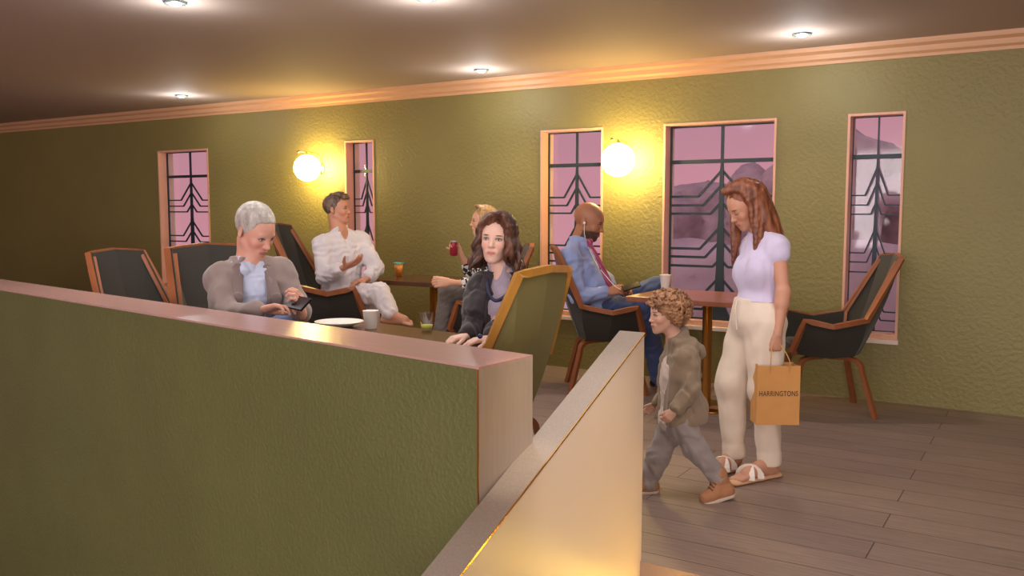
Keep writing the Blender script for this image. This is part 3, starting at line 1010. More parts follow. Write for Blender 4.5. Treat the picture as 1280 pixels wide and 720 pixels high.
def torso(S, J, w=1.0, dpt=1.0, o=0.0, k=0.04, bust=0.0, belly=0.0, hips=True, shr=1.0):
    s = J['s']; sm = (J['shL'] + J['shR']) / 2; pc = (J['hipL'] + J['hipR']) / 2
    ch = Fr(sm, (J['shL'] - J['shR']).cross(sm - pc), sm - pc)
    pl = Fr(pc, (J['hipL'] - J['hipR']).cross(sm - pc), sm - pc)
    Hh = (sm - pc).length; q = lambda t: pc.lerp(sm, t)
    S.ell(q(0.70) + ch.f * 0.005, ch.A, [0.155 * w * s + o, 0.108 * dpt * s + o, Hh * 0.40 + o], k)
    S.ell(q(0.36) + ch.f * belly * 0.3, ch.A, [0.130 * w * s + o, (0.100 * dpt + belly) * s + o, Hh * 0.38], k)
    if hips:
        S.ell(q(0.04), pl.A, [0.160 * w * s + o, 0.118 * dpt * s + o, 0.125 * s], k)
    for a in ('shL', 'shR'):
        S.cap(sm.lerp(J[a], 0.2) - ch.u * 0.01, J[a], 0.062 * s * shr + o, 0.054 * s * shr + o, k)
        S.cap(q(0.80).lerp(J[a], 0.35), J[a] - ch.u * 0.02, 0.072 * s * shr + o, 0.052 * s * shr + o, k)
    S.cap(sm + ch.u * 0.02 * s, J['neck'], 0.055 * s + o * 0.5, 0.055 * s + o * 0.5, k)
    for a in ('shL', 'shR'):
        S.cap(J['neck'] - ch.u * 0.01 * s, sm.lerp(J[a], 0.75) + ch.u * 0.02 * s, 0.045 * s + o * .7, 0.04 * s + o * .7, k)
    if bust:
        for sx in (-1, 1):
            S.ell(q(0.66) + ch.l * sx * 0.07 * s + ch.f * (0.075 * dpt) * s, ch.A, [0.058 * s + o, (0.035 + bust) * s + o, 0.065 * s + o], 0.06)
    return ch, pl


def limbs(S, J, arm=1.0, leg=1.0, k=0.02, foot=True, hands=None):
    s = J['s']
    for L in 'LR':
        if 'el' + L in J:
            a, b, c = J['sh' + L], J['el' + L], J['wr' + L]
            S.cap(a, b, 0.048 * s * arm, 0.037 * s * arm, 0.03); S.cap(b, c, 0.037 * s * arm, 0.024 * s * arm, 0.02)
            m_ = b.lerp(c, 0.25); S.cap(b, m_, 0.037 * s * arm, 0.039 * s * arm, 0.02)
        if 'kn' + L in J:
            a, b, c = J['hip' + L], J['kn' + L], J['an' + L]
            S.cap(a, b, 0.080 * s * leg, 0.052 * s * leg, 0.03); S.cap(b, c, 0.050 * s * leg, 0.034 * s * leg, 0.02)
            S.cap(b.lerp(c, 0.1), b.lerp(c, 0.45), 0.045 * s * leg, 0.05 * s * leg, 0.03)
            if foot and 'toe' + L in J:
                t = J['toe' + L]; d = (t - c); dn = d.normalized()
                hd = J.get('hd' + L, Vector((0, 0, -1)))
                heel = c - dn * 0.035 * s + hd * 0.05 * s
                S.cap(c, heel, 0.036 * s, 0.030 * s, 0.02); S.cap(c, c.lerp(t, 0.6) , 0.036 * s, 0.028 * s, 0.03)
                side = dn.cross(hd).normalized()
                S.cap(heel + dn * 0.03 * s, c.lerp(t, 0.65) + hd * 0.012 * s, 0.027 * s, 0.030 * s, 0.03, (hd, 0.8))
                for q in range(5):
                    off = (-0.028 + 0.014 * q) * s
                    S.cap(c.lerp(t, 0.66) + side * off + hd * 0.014 * s, t.lerp(c, 0.04 * abs(q - 1)) + side * off * 1.1 + hd * 0.014 * s, 0.014 * s, 0.010 * s, 0.006)


def neck(S, J, H, r=0.056):
    s = J['s']
    S.cap(H(0, -0.022, -0.055), J['neck'], r * s * 0.95, r * s * 1.05, 0.02)


def sleeve(S, a, b, c, r0, r1, r2, end=1.0, k=0.03):
    S.cap(a, b, r0, r1, k)
    if c is not None:
        S.cap(b, b.lerp(c, end), r1, r2, k * 0.7)


def cloth(name, rgb, rough=0.85, scale=350, strength=0.3, sheen=0.25, vary=(9, 0.05, ONE)):
    return mat(name, rgb, rough, bump=(scale, strength, 0.002, ONE), sheen=sheen, vary=vary)


def skin_mat(name):
    return mat(name, (200, 150, 130), 0.5, attr='Col', sss=0.08, bump=(220, 0.08, 0.001, ONE))


def lock_paths(H, part, azs, length, wave, down=UP * -1, rad=0.094, taper=1.0, seed=1, spread=0.0, lift=0.0, n=14, phase=0.0, flare=0.0, jit=1.0):
    """hair locks: from the parting over the skull, then hanging down; azimuth 0 = front, + to the left"""
    rg = np.random.RandomState(seed); out = []
    for az in azs:
        a = math.radians(az + rg.uniform(-5, 5) * jit)
        pts = []
        sx = 1 if a > 0 else -1
        Lk = length * (1 + rg.uniform(-0.12, 0.12) * jit); w = wave * (0.6 + 0.8 * rg.rand()); ph = rg.rand() * 6.28 * jit + phase
        ctr = (0, -0.014, 0.034)
        rx, ry, rz = 0.083, 0.104, 0.094
        py = part[1] + rg.uniform(-0.05, 0.05)
        for i in range(7):
            t = i / 6
            el = math.radians(88 - t * (88 + 12 + lift))
            x = rx * math.cos(el) * math.sin(a) + part[0] * (1 - t) ** 2
            y = ctr[1] + ry * math.cos(el) * math.cos(a) + py * (1 - t) ** 2
            z = ctr[2] + rz * math.sin(el)
            k_ = 1 + 0.05 * rg.rand()
            pts.append(H(x * k_, y, z * 1.0))
        last = pts[-1]; outd = H.d(math.sin(a), math.cos(a), 0); outd = (outd - Vector(down) * outd.dot(Vector(down))).normalized()
        tang = outd.cross(Vector(down)).normalized()
        for i in range(1, n + 1):
            t = i / n
            off = outd * (w * H.s * math.sin(ph + t * Lk * 38) * min(1, t * 3) + flare * t * H.s) + tang * (w * 0.8 * H.s * math.cos(ph * 1.3 + t * Lk * 38) * min(1, t * 3))
            pts.append(last + Vector(down) * Lk * t * H.s + off - outd * spread * t * t * H.s)
        out.append(pts)
    return out


def add_locks(S, locks, r0, r1, k=0.004):
    for pts in locks:
        n = len(pts)
        rs = [r0 * (0.7 + 0.5 * math.sin(math.pi * min(1, (i + 2) / n * 0.8))) + (r1 - r0) * (i / n) ** 2 for i in range(n)]
        S.path(pts, [max(0.0025, r) for r in rs], k)


def sub_obj(name, S, m, part, root):
    """a sub-part: its mesh is laid out in the root's frame, which the part shares"""
    o = sdf_obj(name, S, m, root); o.parent = part; return o

SKIN = skin_mat('skin')
T = lambda D: (lambda x, y, d=0.0: P(x, y, D + d))

# ------------------------------------------------------------------ standing woman with the paper bag
def standing_woman():
    D = 4.80; p = T(D); s = 1.0
    base = onz(938, 592, 0)
    root = thing('person', 'standing woman with long auburn hair, lavender top and cream trousers, holding a paper bag', 'person', base)
    fw = (-VR * 0.93 - VF * 0.36).normalized()
    left = UP.cross(fw)
    J = dict(s=s, neck=p(952, 291), shL=p(972, 308, -0.11), shR=p(938, 309, 0.11),
             elL=p(979, 366, -0.17), wrL=p(972, 418, -0.20),
             elR=p(941, 362, 0.22), wrR=p(938, 405, 0.20),
             hipL=p(957, 404, -0.09), hipR=p(938, 403, 0.09),
             knL=p(956, 486, -0.10), anL=P(962, 577, 4.74), knR=p(914, 480, 0.06), anR=P(917, 567, 4.88))
    J['toeL'] = onz(917, 598, 0.035); J['toeR'] = onz(893, 587, 0.035)
    H = Fr(p(932, 258), (-VR * 0.97 - VF * 0.22) + UP * -0.60, sc=1.03)
    B = SDF(0.0035)
    head(B, H, male=False, smile=0.6)
    neck(B, J, H, 0.046)
    torso(B, J, 0.80, 0.78, -0.012)
    limbs(B, J, arm=0.95, leg=0.92)
    wl = J['wrL']; dn = Vector((0, 0, -1)) + fw * 0.12
    hand(B, wl, dn, -fw * 0.2 + left * -1.0, fw, 0.92, (70, 75, 78, 80), thumb=15)
    hand(B, J['wrR'], Vector((0, 0, -1)) + fw * 0.2, left, fw, 0.92, (25, 28, 30, 32), thumb=20)
    sdf_obj('body', B, SKIN, root, face_paint(H, (198, 144, 118), (190, 98, 92), (92, 58, 40), shut=True))
    # top
    S = SDF(0.005)
    torso(S, J, 0.90, 0.90, 0.008, bust=0.010, hips=False, shr=0.88)
    for L in 'LR':
        a, b = J['sh' + L], J['el' + L]
        S.cap(a, a.lerp(b, 0.17), 0.054, 0.060, 0.02)
    pcs = (J['hipL'] + J['hipR']) / 2
    S.ell(pcs + UP * 0.08, Fr(pcs, fw).A, [0.150, 0.118, 0.10], 0.03)
    S.cut(p(950, 375), Vector((0, 0, -1)))
    S.cap(H(0, -0.03, -0.07), J['neck'] + UP * 0.01, 0.058, 0.062, 0.012, None, True)
    S.wrinkle(0.0025, 0.09, 3, (1, 1, 0.6))
    sdf_obj('top', S, cloth('lavender_knit', (206, 196, 224)), root)
    # trousers
    S = SDF(0.005)
    S.ell(pcs + UP * 0.02, Fr(pcs, fw).A, [0.155, 0.125, 0.15], 0.04)
    S.cap(p(944, 380) , p(944, 400), 0.118, 0.13, 0.03, (fw, 0.95))
    for L in 'LR':
        a, b, c = J['hip' + L], J['kn' + L], J['an' + L]
        S.cap(a, b, 0.112, 0.086, 0.035); S.cap(b, b.lerp(c, 0.98), 0.084, 0.060, 0.03)
        S.cap(b.lerp(c, 0.90), b.lerp(c, 0.975), 0.066, 0.064, 0.004)
    S.cut(p(945, 372), UP)
    S.wrinkle(0.004, 0.11, 5, (1, 1, 0.35))
    S.cut(Vector((0, 0, onz(945, 578, 0).z + 0.075)), Vector((0, 0, -1)))
    sdf_obj('trousers', S, cloth('cream_linen', (226, 208, 190), scale=500), root)
    bm = bmesh.new()
    wst = []
    for i in range(40):
        a = i / 40 * 2 * math.pi
        wst.append(Vector((0, 0, 0)) + p(944, 376) + left * 0.118 * math.cos(a) + fw * 0.112 * math.sin(a))
    # drawstring
    w0 = p(917, 377, -0.02)
    sweep(bm, bez([p(921, 376, -0.06), p(919, 386, -0.09), p(920, 400, -0.09), p(921, 412, -0.09)], 14), 0.004, 6)
    o_ = link('drawstring', bm, cloth('cream_linen', (226, 208, 190)), None)
    o_.parent = root; o_.matrix_parent_inverse = Matrix.Translation(-base)
    # hair
    S = SDF(0.0035)
    A = H.A
    S.ell(H(0, -0.020, 0.042), A, [0.080, 0.098, 0.087], 0.01)
    S.ell(H(0, 0.12, -0.035), A, [0.076, 0.106, 0.095], 0.006, True)
    dback = (UP * -1 + VR * 0.42 - VF * 0.05).normalized()
    add_locks(S, lock_paths(H, (0.0, 0.035), [a for a in range(-176, 178, 5) if abs(a) > 96], 0.27, 0.003, down=dback, seed=4, n=12, spread=0.0), 0.018, 0.010, 0.014)
    add_locks(S, lock_paths(H, (0.0, 0.035), [82, 86, 91, 96], 0.34, 0.006, down=(UP * -1 + VR * 0.16).normalized(), seed=9, n=12, flare=0.004), 0.014, 0.006, 0.012)
    add_locks(S, lock_paths(H, (0.0, 0.035), [-66, -70, -76, -82, -90], 0.30, 0.006, seed=19, n=12), 0.014, 0.006, 0.012)
    S.wrinkle(0.0010, 0.014, 8, (1, 1, 0.06))
    sdf_obj('hair', S, hair_mat('auburn_hair', (100, 54, 38), (156, 94, 62)), root, relax=4)
    # sandals
    for L in 'LR':
        a, t = J['an' + L], J['toe' + L]
        d = Vector((t.x - a.x, t.y - a.y, 0)).normalized(); sd = UP.cross(d)
        S = SDF(0.003)
        hl = Vector((a.x, a.y, 0.012)) - d * 0.05; tt = Vector((t.x, t.y, 0.012)) + d * 0.012
        S.cap(hl, hl.lerp(tt, 0.4), 0.034, 0.033, 0.02, (UP, 0.42)); S.cap(hl.lerp(tt, 0.4), tt - d * 0.02, 0.034, 0.043, 0.02, (UP, 0.36))
        sn = sdf_obj('sandal', S, mat('tan_sole', (214, 168, 130), 0.6), root)
        bm = bmesh.new()
        m_ = hl.lerp(tt, 0.60)
        for q, w in ((1, 0.07), (-1, 0.07)):
            ar = []
            for i in range(9):
                u = i / 8 * math.pi
                pos = m_ + sd * 0.049 * math.cos(u) + d * q * 0.035 * math.cos(u) + UP * (0.012 + 0.056 * math.sin(u))
                ar.append(pos)
            sweep(bm, ar, 1.0, rect=(0.036, 0.006), up=None)
        world_link('strap', bm, mat('white_leather', (240, 228, 216), 0.5), root, False).parent = sn
    return root, J




def hair_mat(name, dark, light, rough=0.45, scale=14):
    if name in MATS:
        return MATS[name]
    m = mat(name, dark, rough, bump=(60, 0.5, 0.004, (1, 1, 0.15)))
    t = m.node_tree; b = t.nodes['Principled BSDF']
    tc = t.nodes.new('ShaderNodeTexCoord'); mp = t.nodes.new('ShaderNodeMapping'); mp.inputs['Scale'].default_value = (1, 1, 0.22)
    n = t.nodes.new('ShaderNodeTexNoise'); n.inputs['Scale'].default_value = scale * 3; n.inputs['Detail'].default_value = 4
    r = t.nodes.new('ShaderNodeValToRGB'); r.color_ramp.elements[0].position = 0.38; r.color_ramp.elements[1].position = 0.68
    r.color_ramp.elements[0].color = lin(*dark); r.color_ramp.elements[1].color = lin(*light)
    t.links.new(tc.outputs['Object'], mp.inputs[0]); t.links.new(mp.outputs[0], n.inputs['Vector']); t.links.new(n.outputs['Fac'], r.inputs[0]); t.links.new(r.outputs[0], b.inputs['Base Color'])
    return m


def put(o, root):
    """keep world coordinates under the root Empty"""
    o.parent = root; o.matrix_parent_inverse = Matrix.Translation(-Vector(root.location)); return o


def world_link(name, bm, m, root, smooth=True):
    bmesh.ops.translate(bm, vec=-Vector(root.location), verts=bm.verts)
    return link(name, bm, m, root, smooth)


ww, JW = standing_woman()

def paper_bag(J):
    hd = J['wrL']
    D = 4.56
    tl, tr_ = P(940, 458, D), P(1000, 456, D)
    fwd = (-VF)                         # printed side faces the viewer
    top = (P(950, 458, D).z + P(950, 457, D).z) / 2; bot = P(975, 533, D).z
    a = P(947, 460, D); b = P(1001, 456, D); w = (Vector((b.x, b.y, 0)) - Vector((a.x, a.y, 0))).length
    d = (Vector((b.x, b.y, 0)) - Vector((a.x, a.y, 0))).normalized(); back = UP.cross(d).normalized()
    dep = 0.115; hgt = top - bot
    org = Vector(((a.x + b.x) / 2, (a.y + b.y) / 2, bot))
    bag = thing('paper_bag', 'brown paper carrier bag lettered HARRINGTONS in the standing woman\'s hand', 'bag', org, math.atan2(d.y, d.x))
    kraft = mat('kraft_paper', (206, 148, 84), 0.75, vary=(14, 0.05, ONE), bump=(30, 0.2, 0.003, ONE))
    bm = bmesh.new(); hw = w / 2
    th = 0.0015
    # front, back, folded sides, bottom
    def pan(q):
        vs = [bm.verts.new(v) for v in q]; bm.faces.new(vs)
    F0, F1, F2, F3 = (-hw, 0, 0), (hw, 0, 0), (hw, 0, hgt), (-hw, 0, hgt)
    B0, B1, B2, B3 = (-hw, dep, 0), (hw, dep, 0), (hw, dep, hgt), (-hw, dep, hgt)
    pan([F0, F1, F2, F3]); pan([B1, B0, B3, B2]); pan([F0, B0, B1, F1])
    for sx, f0, f3, b0, b3 in ((-1, F0, F3, B0, B3), (1, F1, F2, B1, B2)):
        m0 = (sx * hw * 1.0, dep / 2, 0.04); m3 = (sx * hw * 0.86, dep / 2, hgt)
        pan([f0, f3, m3, m0]); pan([m0, m3, b3, b0]); pan([f0, m0, b0])
    bmesh.ops.remove_doubles(bm, verts=bm.verts, dist=1e-4)
    bmesh.ops.recalc_face_normals(bm, faces=bm.faces)
    bmesh.ops.solidify(bm, geom=bm.faces[:], thickness=th)
    link('bag_body', bm, kraft, bag)
    for y in (-0.004, dep + 0.004):
        bm = bmesh.new()
        hx, hz = -hw * 0.05, hgt + 0.105
        sweep(bm, bez([(-hw * 0.42, y, hgt - 0.03), (-hw * 0.40, y, hgt + 0.03), (hx - 0.02, dep / 2 + (y - dep / 2) * 0.3, hz), (hx + 0.02, dep / 2 + (y - dep / 2) * 0.3, hz), (hw * 0.46, y, hgt + 0.03), (hw * 0.48, y, hgt - 0.03)], 24), 0.0028, 6)
        link('handle', bm, mat('twisted_paper_cord', (196, 150, 96), 0.8), bag)
    def text(s, size, z, name, sx=1.0):
        cu = bpy.data.curves.new(name, 'FONT'); cu.body = s; cu.size = size; cu.align_x = 'CENTER'; cu.align_y = 'CENTER'; cu.extrude = 0.0004
        cu.space_character = 1.05
        o = bpy.data.objects.new(name, cu); COL.objects.link(o)
        bpy.context.view_layer.update()
        dg = bpy.context.evaluated_depsgraph_get()
        me = bpy.data.meshes.new_from_object(o.evaluated_get(dg)); bpy.data.objects.remove(o)
        o = bpy.data.objects.new(name, me); COL.objects.link(o); me.materials.clear(); me.materials.append(mat('dark_print', (62, 50, 40) if size > 0.02 else (160, 120, 80), 0.7))
        o.parent = bag; o.rotation_euler = (math.pi / 2, 0, 0); o.location = (0, -0.0022, z); o.scale = (sx, 1, 1)
        return o
    t_ = text('HARRINGTONS', 0.034, hgt * 0.53, 'lettering')
    wd = max(v.co.x for v in t_.data.vertices) - min(v.co.x for v in t_.data.vertices)
    t_.scale = (w * 0.90 / wd, 1.15, 1)
paper_bag(JW)


# ------------------------------------------------------------------ boy
def boy():
    D = 4.42; p = T(D); s = 0.64
    base = onz(850, 622, 0)
    root = thing('person', 'small boy with curly hair striding left in a khaki jacket and grey trousers', 'person', base)
    fw = (-VR * 0.97 - VF * 0.25).normalized(); left = UP.cross(fw)
    J = dict(s=s, neck=p(845, 426), shL=p(858, 446, -0.09), shR=p(842, 446, 0.10),
             elL=p(864, 486, -0.12), wrL=p(844, 512, -0.14), elR=p(838, 480, 0.14), wrR=p(822, 505, 0.16),
             hipL=p(852, 528, -0.05), hipR=p(842, 528, 0.06),
             knL=p(870, 562, -0.05), anL=p(899, 598, -0.02), knR=p(822, 572, 0.06), anR=p(810, 605, 0.09))
    J['toeL'] = p(880, 621, -0.06); J['hdL'] = Vector((0, 0, -1)) + -fw * 0.2
    J['toeR'] = p(782, 620, 0.05)
    H = Fr(p(832, 393), fw + UP * -0.06, sc=0.84)
    B = SDF(0.003)
    head(B, H, male=False, child=True, nose=0.8)
    neck(B, J, H, 0.062)
    torso(B, J, 0.85, 0.8, -0.006)
    limbs(B, J, foot=False)
    hand(B, J['wrL'], -VR * 0.62 - UP * 0.75, VF, -VR * 0.3 + UP * 0.9 , 0.66, (55, 60, 62, 66), thumb=25)
    hand(B, J['wrR'], -VR * 0.8 - UP * 0.5, -VF, UP, 0.6, (45, 50, 50, 55), thumb=25)
    sdf_obj('body', B, SKIN, root, face_paint(H, (216, 168, 146), (192, 112, 104), (120, 84, 60)))
    # T-shirt
    S = SDF(0.004)
    torso(S, J, 0.98, 1.30, 0.002)
    S.cut(p(845, 424), UP); S.cut(p(845, 537), -UP)
    S.wrinkle(0.002, 0.06, 2)
    sdf_obj('undershirt', S, cloth('pale_tshirt', (214, 194, 184)), root)
    # jacket
    S = SDF(0.004)
    torso(S, J, 1.12, 1.40, 0.012)
    pc = (J['hipL'] + J['hipR']) / 2
    fr = Fr(pc, fw)
    S.ell(pc + UP * 0.05 - fw * 0.02, fr.A, [0.118, 0.135, 0.14], 0.03)
    for L in 'LR':
        a, b, c = J['sh' + L], J['el' + L], J['wr' + L]
        sleeve(S, a, b, c, 0.056, 0.044, 0.034, 0.90)
        S.cap(b.lerp(c, 0.82), b.lerp(c, 0.90), 0.035, 0.035, 0.003)
    S.cap(J['neck'] - fw * 0.01, J['neck'] + UP * 0.032 - fw * 0.012, 0.060, 0.054, 0.02)
    S.cut(p(845, 415), UP * 0.9 + fw * 0.5)
    S.cut(p(850, 527), Vector((0, 0, -1)))
    # hood
    S.path([p(846, 428, -0.08), p(864, 430, -0.05), p(872, 440, 0.0), p(862, 430, 0.06), p(846, 428, 0.10)], [0.018, 0.03, 0.036, 0.03, 0.018], 0.02)
    # open front
    fx = Fr(p(845, 480), fw)
    S.cap(p(817, 420, -0.08), p(812, 545, -0.08), 0.092, 0.075, 0.006, None, True)
    S.cap(p(815, 420, 0.0), p(810, 545, 0.0), 0.080, 0.070, 0.006, None, True)
    S.wrinkle(0.005, 0.06, 6, (1, 1, 0.7))
    khaki = cloth('khaki_canvas', (146, 126, 104))
    sdf_obj('jacket', S, khaki, root)
    # trousers
    S = SDF(0.004)
    S.ell(pc, fr.A, [0.098, 0.088, 0.09], 0.03)
    for L in 'LR':
        a, b, c = J['hip' + L], J['kn' + L], J['an' + L]
        S.cap(a, b, 0.074, 0.056, 0.03); S.cap(b, b.lerp(c, 0.97), 0.056, 0.042, 0.02)
        S.cap(b.lerp(c, 0.84), b.lerp(c, 0.95), 0.045, 0.047, 0.004)
    S.wrinkle(0.0045, 0.07, 12)
    sdf_obj('trousers', S, cloth('grey_washed_denim', (156, 144, 140)), root)
    # boots
    for L in 'LR':
        c, t = J['an' + L], J['toe' + L]
        d = (t - c).normalized()
        up_ = Vector((0, 0, 1)) if L == 'R' else (UP * 0.93 + VR * -0.33).normalized()
        if L == 'L':
            hl = p(908, 613, -0.02); tt = p(882, 622, -0.06)
        else:
            hl = Vector((J['anR'].x, J['anR'].y, 0.03)) - fw * 0.02; tt = hl + fw * 0.10
        dd = (tt - hl).normalized(); upb = dd.cross(VF).normalized()
        if upb.z < 0: upb = -upb
        S = SDF(0.003)
        S.cap(b_ := c + (hl - c) * 0.1, hl, 0.040, 0.036, 0.02); S.cap(hl, tt, 0.036, 0.030, 0.02); S.cap(c, hl.lerp(tt, 0.75), 0.036, 0.024, 0.02)
        S.cap(c - d * 0.0, c + upb * 0.02, 0.043, 0.044, 0.006)
        S.cut(hl - upb * 0.022, -upb)
        S.wrinkle(0.0012, 0.03, 3)
        bt_ = sdf_obj('boot', S, mat('tan_suede', (176, 122, 86), 0.8), root)
        S = SDF(0.003)
        S.cap(hl - upb * 0.026, tt - upb * 0.026, 0.040, 0.034, 0.02); S.cut(hl - upb * 0.034, -upb); S.cut(hl - upb * 0.018, upb)
        sub_obj('boot_sole', S, mat('rubber_sole', (206, 186, 170), 0.7), bt_, root)
        bm = bmesh.new()
        for q in range(3):
            cc = c.lerp(hl.lerp(tt, 0.8), 0.35 + q * 0.17) + upb * 0.012
            sweep(bm, [cc + VF * 0.028 + dd * 0.006, cc - VF * 0.0 + dd * 0.02 + upb * 0.012, cc - VF * 0.030 + dd * 0.006], 0.0035, 6)
        world_link('laces', bm, mat('brown_laces', (110, 78, 60), 0.8), root).parent = bt_
    # curls
    S = SDF(0.003)
    A = H.A; hs = H.s
    S.ell(H(0, -0.026, 0.045), A, [0.094 * hs, 0.112 * hs, 0.096 * hs], 0.01)
    S.ell(H(0, 0.125, -0.050), A, [0.095 * hs, 0.085 * hs, 0.085 * hs], 0.006, True)
    rg = np.random.RandomState(5)
    for i in range(330):
        z = rg.uniform(-0.75, 0.98); a = rg.uniform(-math.pi, math.pi)
        if abs(a) < 1.15 and z < 0.30: continue
        r_ = math.sqrt(1 - z * z)
        n_ = Vector((r_ * math.sin(a), r_ * math.cos(a), z))
        c = Vector((n_.x * 0.100, -0.024 + n_.y * 0.118, 0.030 + n_.z * 0.106))
        if c.z < -0.02 and c.y > -0.01: continue
        if c.y > 0.05 and c.z < 0.055: continue
        t1 = n_.cross(Vector((rg.randn(), rg.randn(), rg.randn()))).normalized(); t2 = n_.cross(t1)
        rr = rg.uniform(0.008, 0.016); k0 = rg.uniform(0, 6.28)
        pts = []
        for j in range(9):
            u = k0 + j / 8 * 5.2; gr = rr * (1 - 0.05 * j)
            q = c + t1 * math.cos(u) * gr + t2 * math.sin(u) * gr + n_ * (0.004 + 0.0022 * j)
            pts.append(H(*q))
        S.path(pts, 0.0058 * hs, 0.005)
    S.wrinkle(0.003, 0.022, 3)
    sdf_obj('hair', S, hair_mat('curly_brown_hair', (122, 80, 54), (186, 138, 98), scale=9), root)
boy()


# ------------------------------------------------------------------ dark haired woman at the near table
def seated_woman():
    D = 4.25; p = T(D); s = 0.98
    base = Vector((P(640, 430, D).x, P(640, 430, D).y, 0))
    root = thing('person', 'dark haired woman in a black blazer looking at the viewer, hands on the near table', 'person', base)
    fw = (-VR * 0.55 - VF * 0.83).normalized()
    J = dict(s=s, neck=p(629, 343, 0.02), shR=p(604, 361, 0.05), shL=p(650, 360, 0.03),
             elR=p(596, 402, 0.02), wrR=P(583, 420, 4.09), elL=p(624, 402, -0.06), wrL=P(613, 423, 4.02),
             hipR=p(602, 448, 0.02), hipL=p(626, 450, 0.04))
    J['knR'] = p(565, 460, -0.05); J['knL'] = p(600, 468, -0.30)
    J['anR'] = Vector((J['knR'].x, J['knR'].y, 0.08)); J['anL'] = Vector((J['knL'].x + 0.05, J['knL'].y, 0.08))
    J['toeR'] = J['anR'] + Vector((-0.14, -0.06, -0.05)); J['toeL'] = J['anL'] + Vector((-0.14, -0.06, -0.05))
    H = Fr(p(620, 300, -0.02), (-VF * 0.97 - VR * 0.20 + UP * 0.03), sc=0.99, tilt=-0.07)
    B = SDF(0.0028)
    head(B, H, male=False, smile=0.15)
    neck(B, J, H, 0.047)
    torso(B, J, 0.8, 0.75, -0.01); limbs(B, J, 0.9, 0.95)
    hand(B, J['wrL'], J['wrL'] * -1 + P(583, 427, 3.97), -UP * 0.9 - VR * 0.1, -VF * 0.6 - UP * .5, 0.90, (22, 20, 22, 26), thumb=35)
    hand(B, J['wrR'], J['wrR'] * -1 + P(556, 425, 4.02), -UP, -VF, 0.86, (42, 45, 48, 50), thumb=30)
    sdf_obj('body', B, SKIN, root, face_paint(H, (234, 190, 172), (204, 122, 116), (70, 46, 38), iris=(80, 70, 60)))
    S = SDF(0.005)
    torso(S, J, 0.92, 0.92, 0.002, bust=0.02)
    S.cap(J['neck'] - UP * 0.02, J['neck'].lerp(H(0, -0.02, -0.09), 0.55), 0.062, 0.056, 0.01)
    S.wrinkle(0.003, 0.07, 4)
    # throat opening
    ch = Fr(J['neck'], fw)
    S.cap(J['neck'] + ch.f * 0.12 - UP * 0.10, J['neck'] + ch.f * 0.06 + UP * 0.07, 0.012, 0.045, 0.006, None, True)
    sdf_obj('shirt', S, cloth('grey_lilac_shirt', (176, 160, 178)), root)
    S = SDF(0.005)
    cf, pf = torso(S, J, 1.06, 1.08, 0.016, bust=0.02)
    for L in 'LR':
        sleeve(S, J['sh' + L], J['el' + L], J['wr' + L], 0.076, 0.060, 0.044, 0.86)
    S.cut(J['neck'] + UP * 0.015, UP)
    mid = (J['shL'] + J['shR']) / 2
    S.cap(mid + cf.f * 0.13 + UP * 0.02, mid + cf.f * 0.18 - cf.u * 0.34, 0.050, 0.028, 0.005, None, True)
    S.cap(J['neck'] + cf.f * 0.03 - UP * 0.02, J['neck'] + cf.f * 0.10 - UP * 0.06, 0.052, 0.056, 0.005, None, True)
    S.wrinkle(0.0035, 0.08, 9)
    bz = sdf_obj('blazer', S, cloth('black_wool', (44, 36, 40), strength=0.4), root)
    for sx in (-1, 1):
        S2 = SDF(0.004)
        a = J['neck'] + cf.l * sx * 0.065 + UP * 0.01; b_ = mid + cf.f * 0.132 + cf.l * sx * 0.074 - cf.u * 0.10; c = mid + cf.f * 0.156 + cf.l * sx * 0.050 - cf.u * 0.26
        S2.path([a - cf.f * 0.01, a + cf.f * 0.055 - UP * 0.03, b_, c], [0.016, 0.024, 0.030, 0.008], 0.006, (cf.f, 0.34))
        sub_obj('lapel', S2, cloth('black_wool_lapel', (58, 48, 54)), bz, root)
    S = SDF(0.006)
    pc = (J['hipL'] + J['hipR']) / 2
    S.ell(pc, Fr(pc, fw).A, [0.15, 0.12, 0.10], 0.04)
    for L in 'LR':
        S.path([J['hip' + L], J['kn' + L], J['an' + L] + UP * 0.03], [0.085, 0.066, 0.055], 0.03)
    sdf_obj('trousers', S, cloth('black_trouser', (36, 34, 40)), root)
    # necklace and brooch, ring
    bm = bmesh.new()
    nb = [J['neck'] + cf.d(0.058, 0.0, 0.015), J['neck'] + cf.d(0.062, 0.06, -0.035), mid + cf.d(0.040, 0.135, -0.035), mid + cf.d(0.0, 0.150, -0.065), mid + cf.d(-0.040, 0.135, -0.035), J['neck'] + cf.d(-0.062, 0.06, -0.035), J['neck'] + cf.d(-0.058, 0.0, 0.015)]
    sweep(bm, bez(nb, 30), 0.0085, 8)
    world_link('necklace', bm, mat('dark_blue_cord', (40, 42, 74), 0.5), root)
    bm = bmesh.new(); bmesh.ops.create_uvsphere(bm, u_segments=14, v_segments=10, radius=0.012)
    bmesh.ops.translate(bm, vec=P(600, 422, 3.95) + UP * 0.006, verts=bm.verts)
    world_link('ring', bm, mat('blue_stone', (60, 56, 110), 0.2), root)
    # hair
    S = SDF(0.003)
    A = H.A
    S.ell(H(0.0, -0.022, 0.040), A, [0.082, 0.098, 0.088], 0.01)
    S.ell(H(-0.004, 0.125, -0.022), A, [0.058, 0.095, 0.084], 0.006, True)
    azs = [a for a in range(-178, 180, 5) if abs(a) > 62]
    add_locks(S, lock_paths(H, (0.02, 0.04), azs, 0.150, 0.016, seed=3, n=12, flare=0.036, spread=0.005, jit=0.5), 0.0140, 0.007, 0.010)
    add_locks(S, lock_paths(H, (0.02, 0.05), [52, 58, 64, 70, 78, -60, -66, -74], 0.145, 0.020, seed=21, n=12, flare=0.036), 0.0125, 0.005, 0.008)
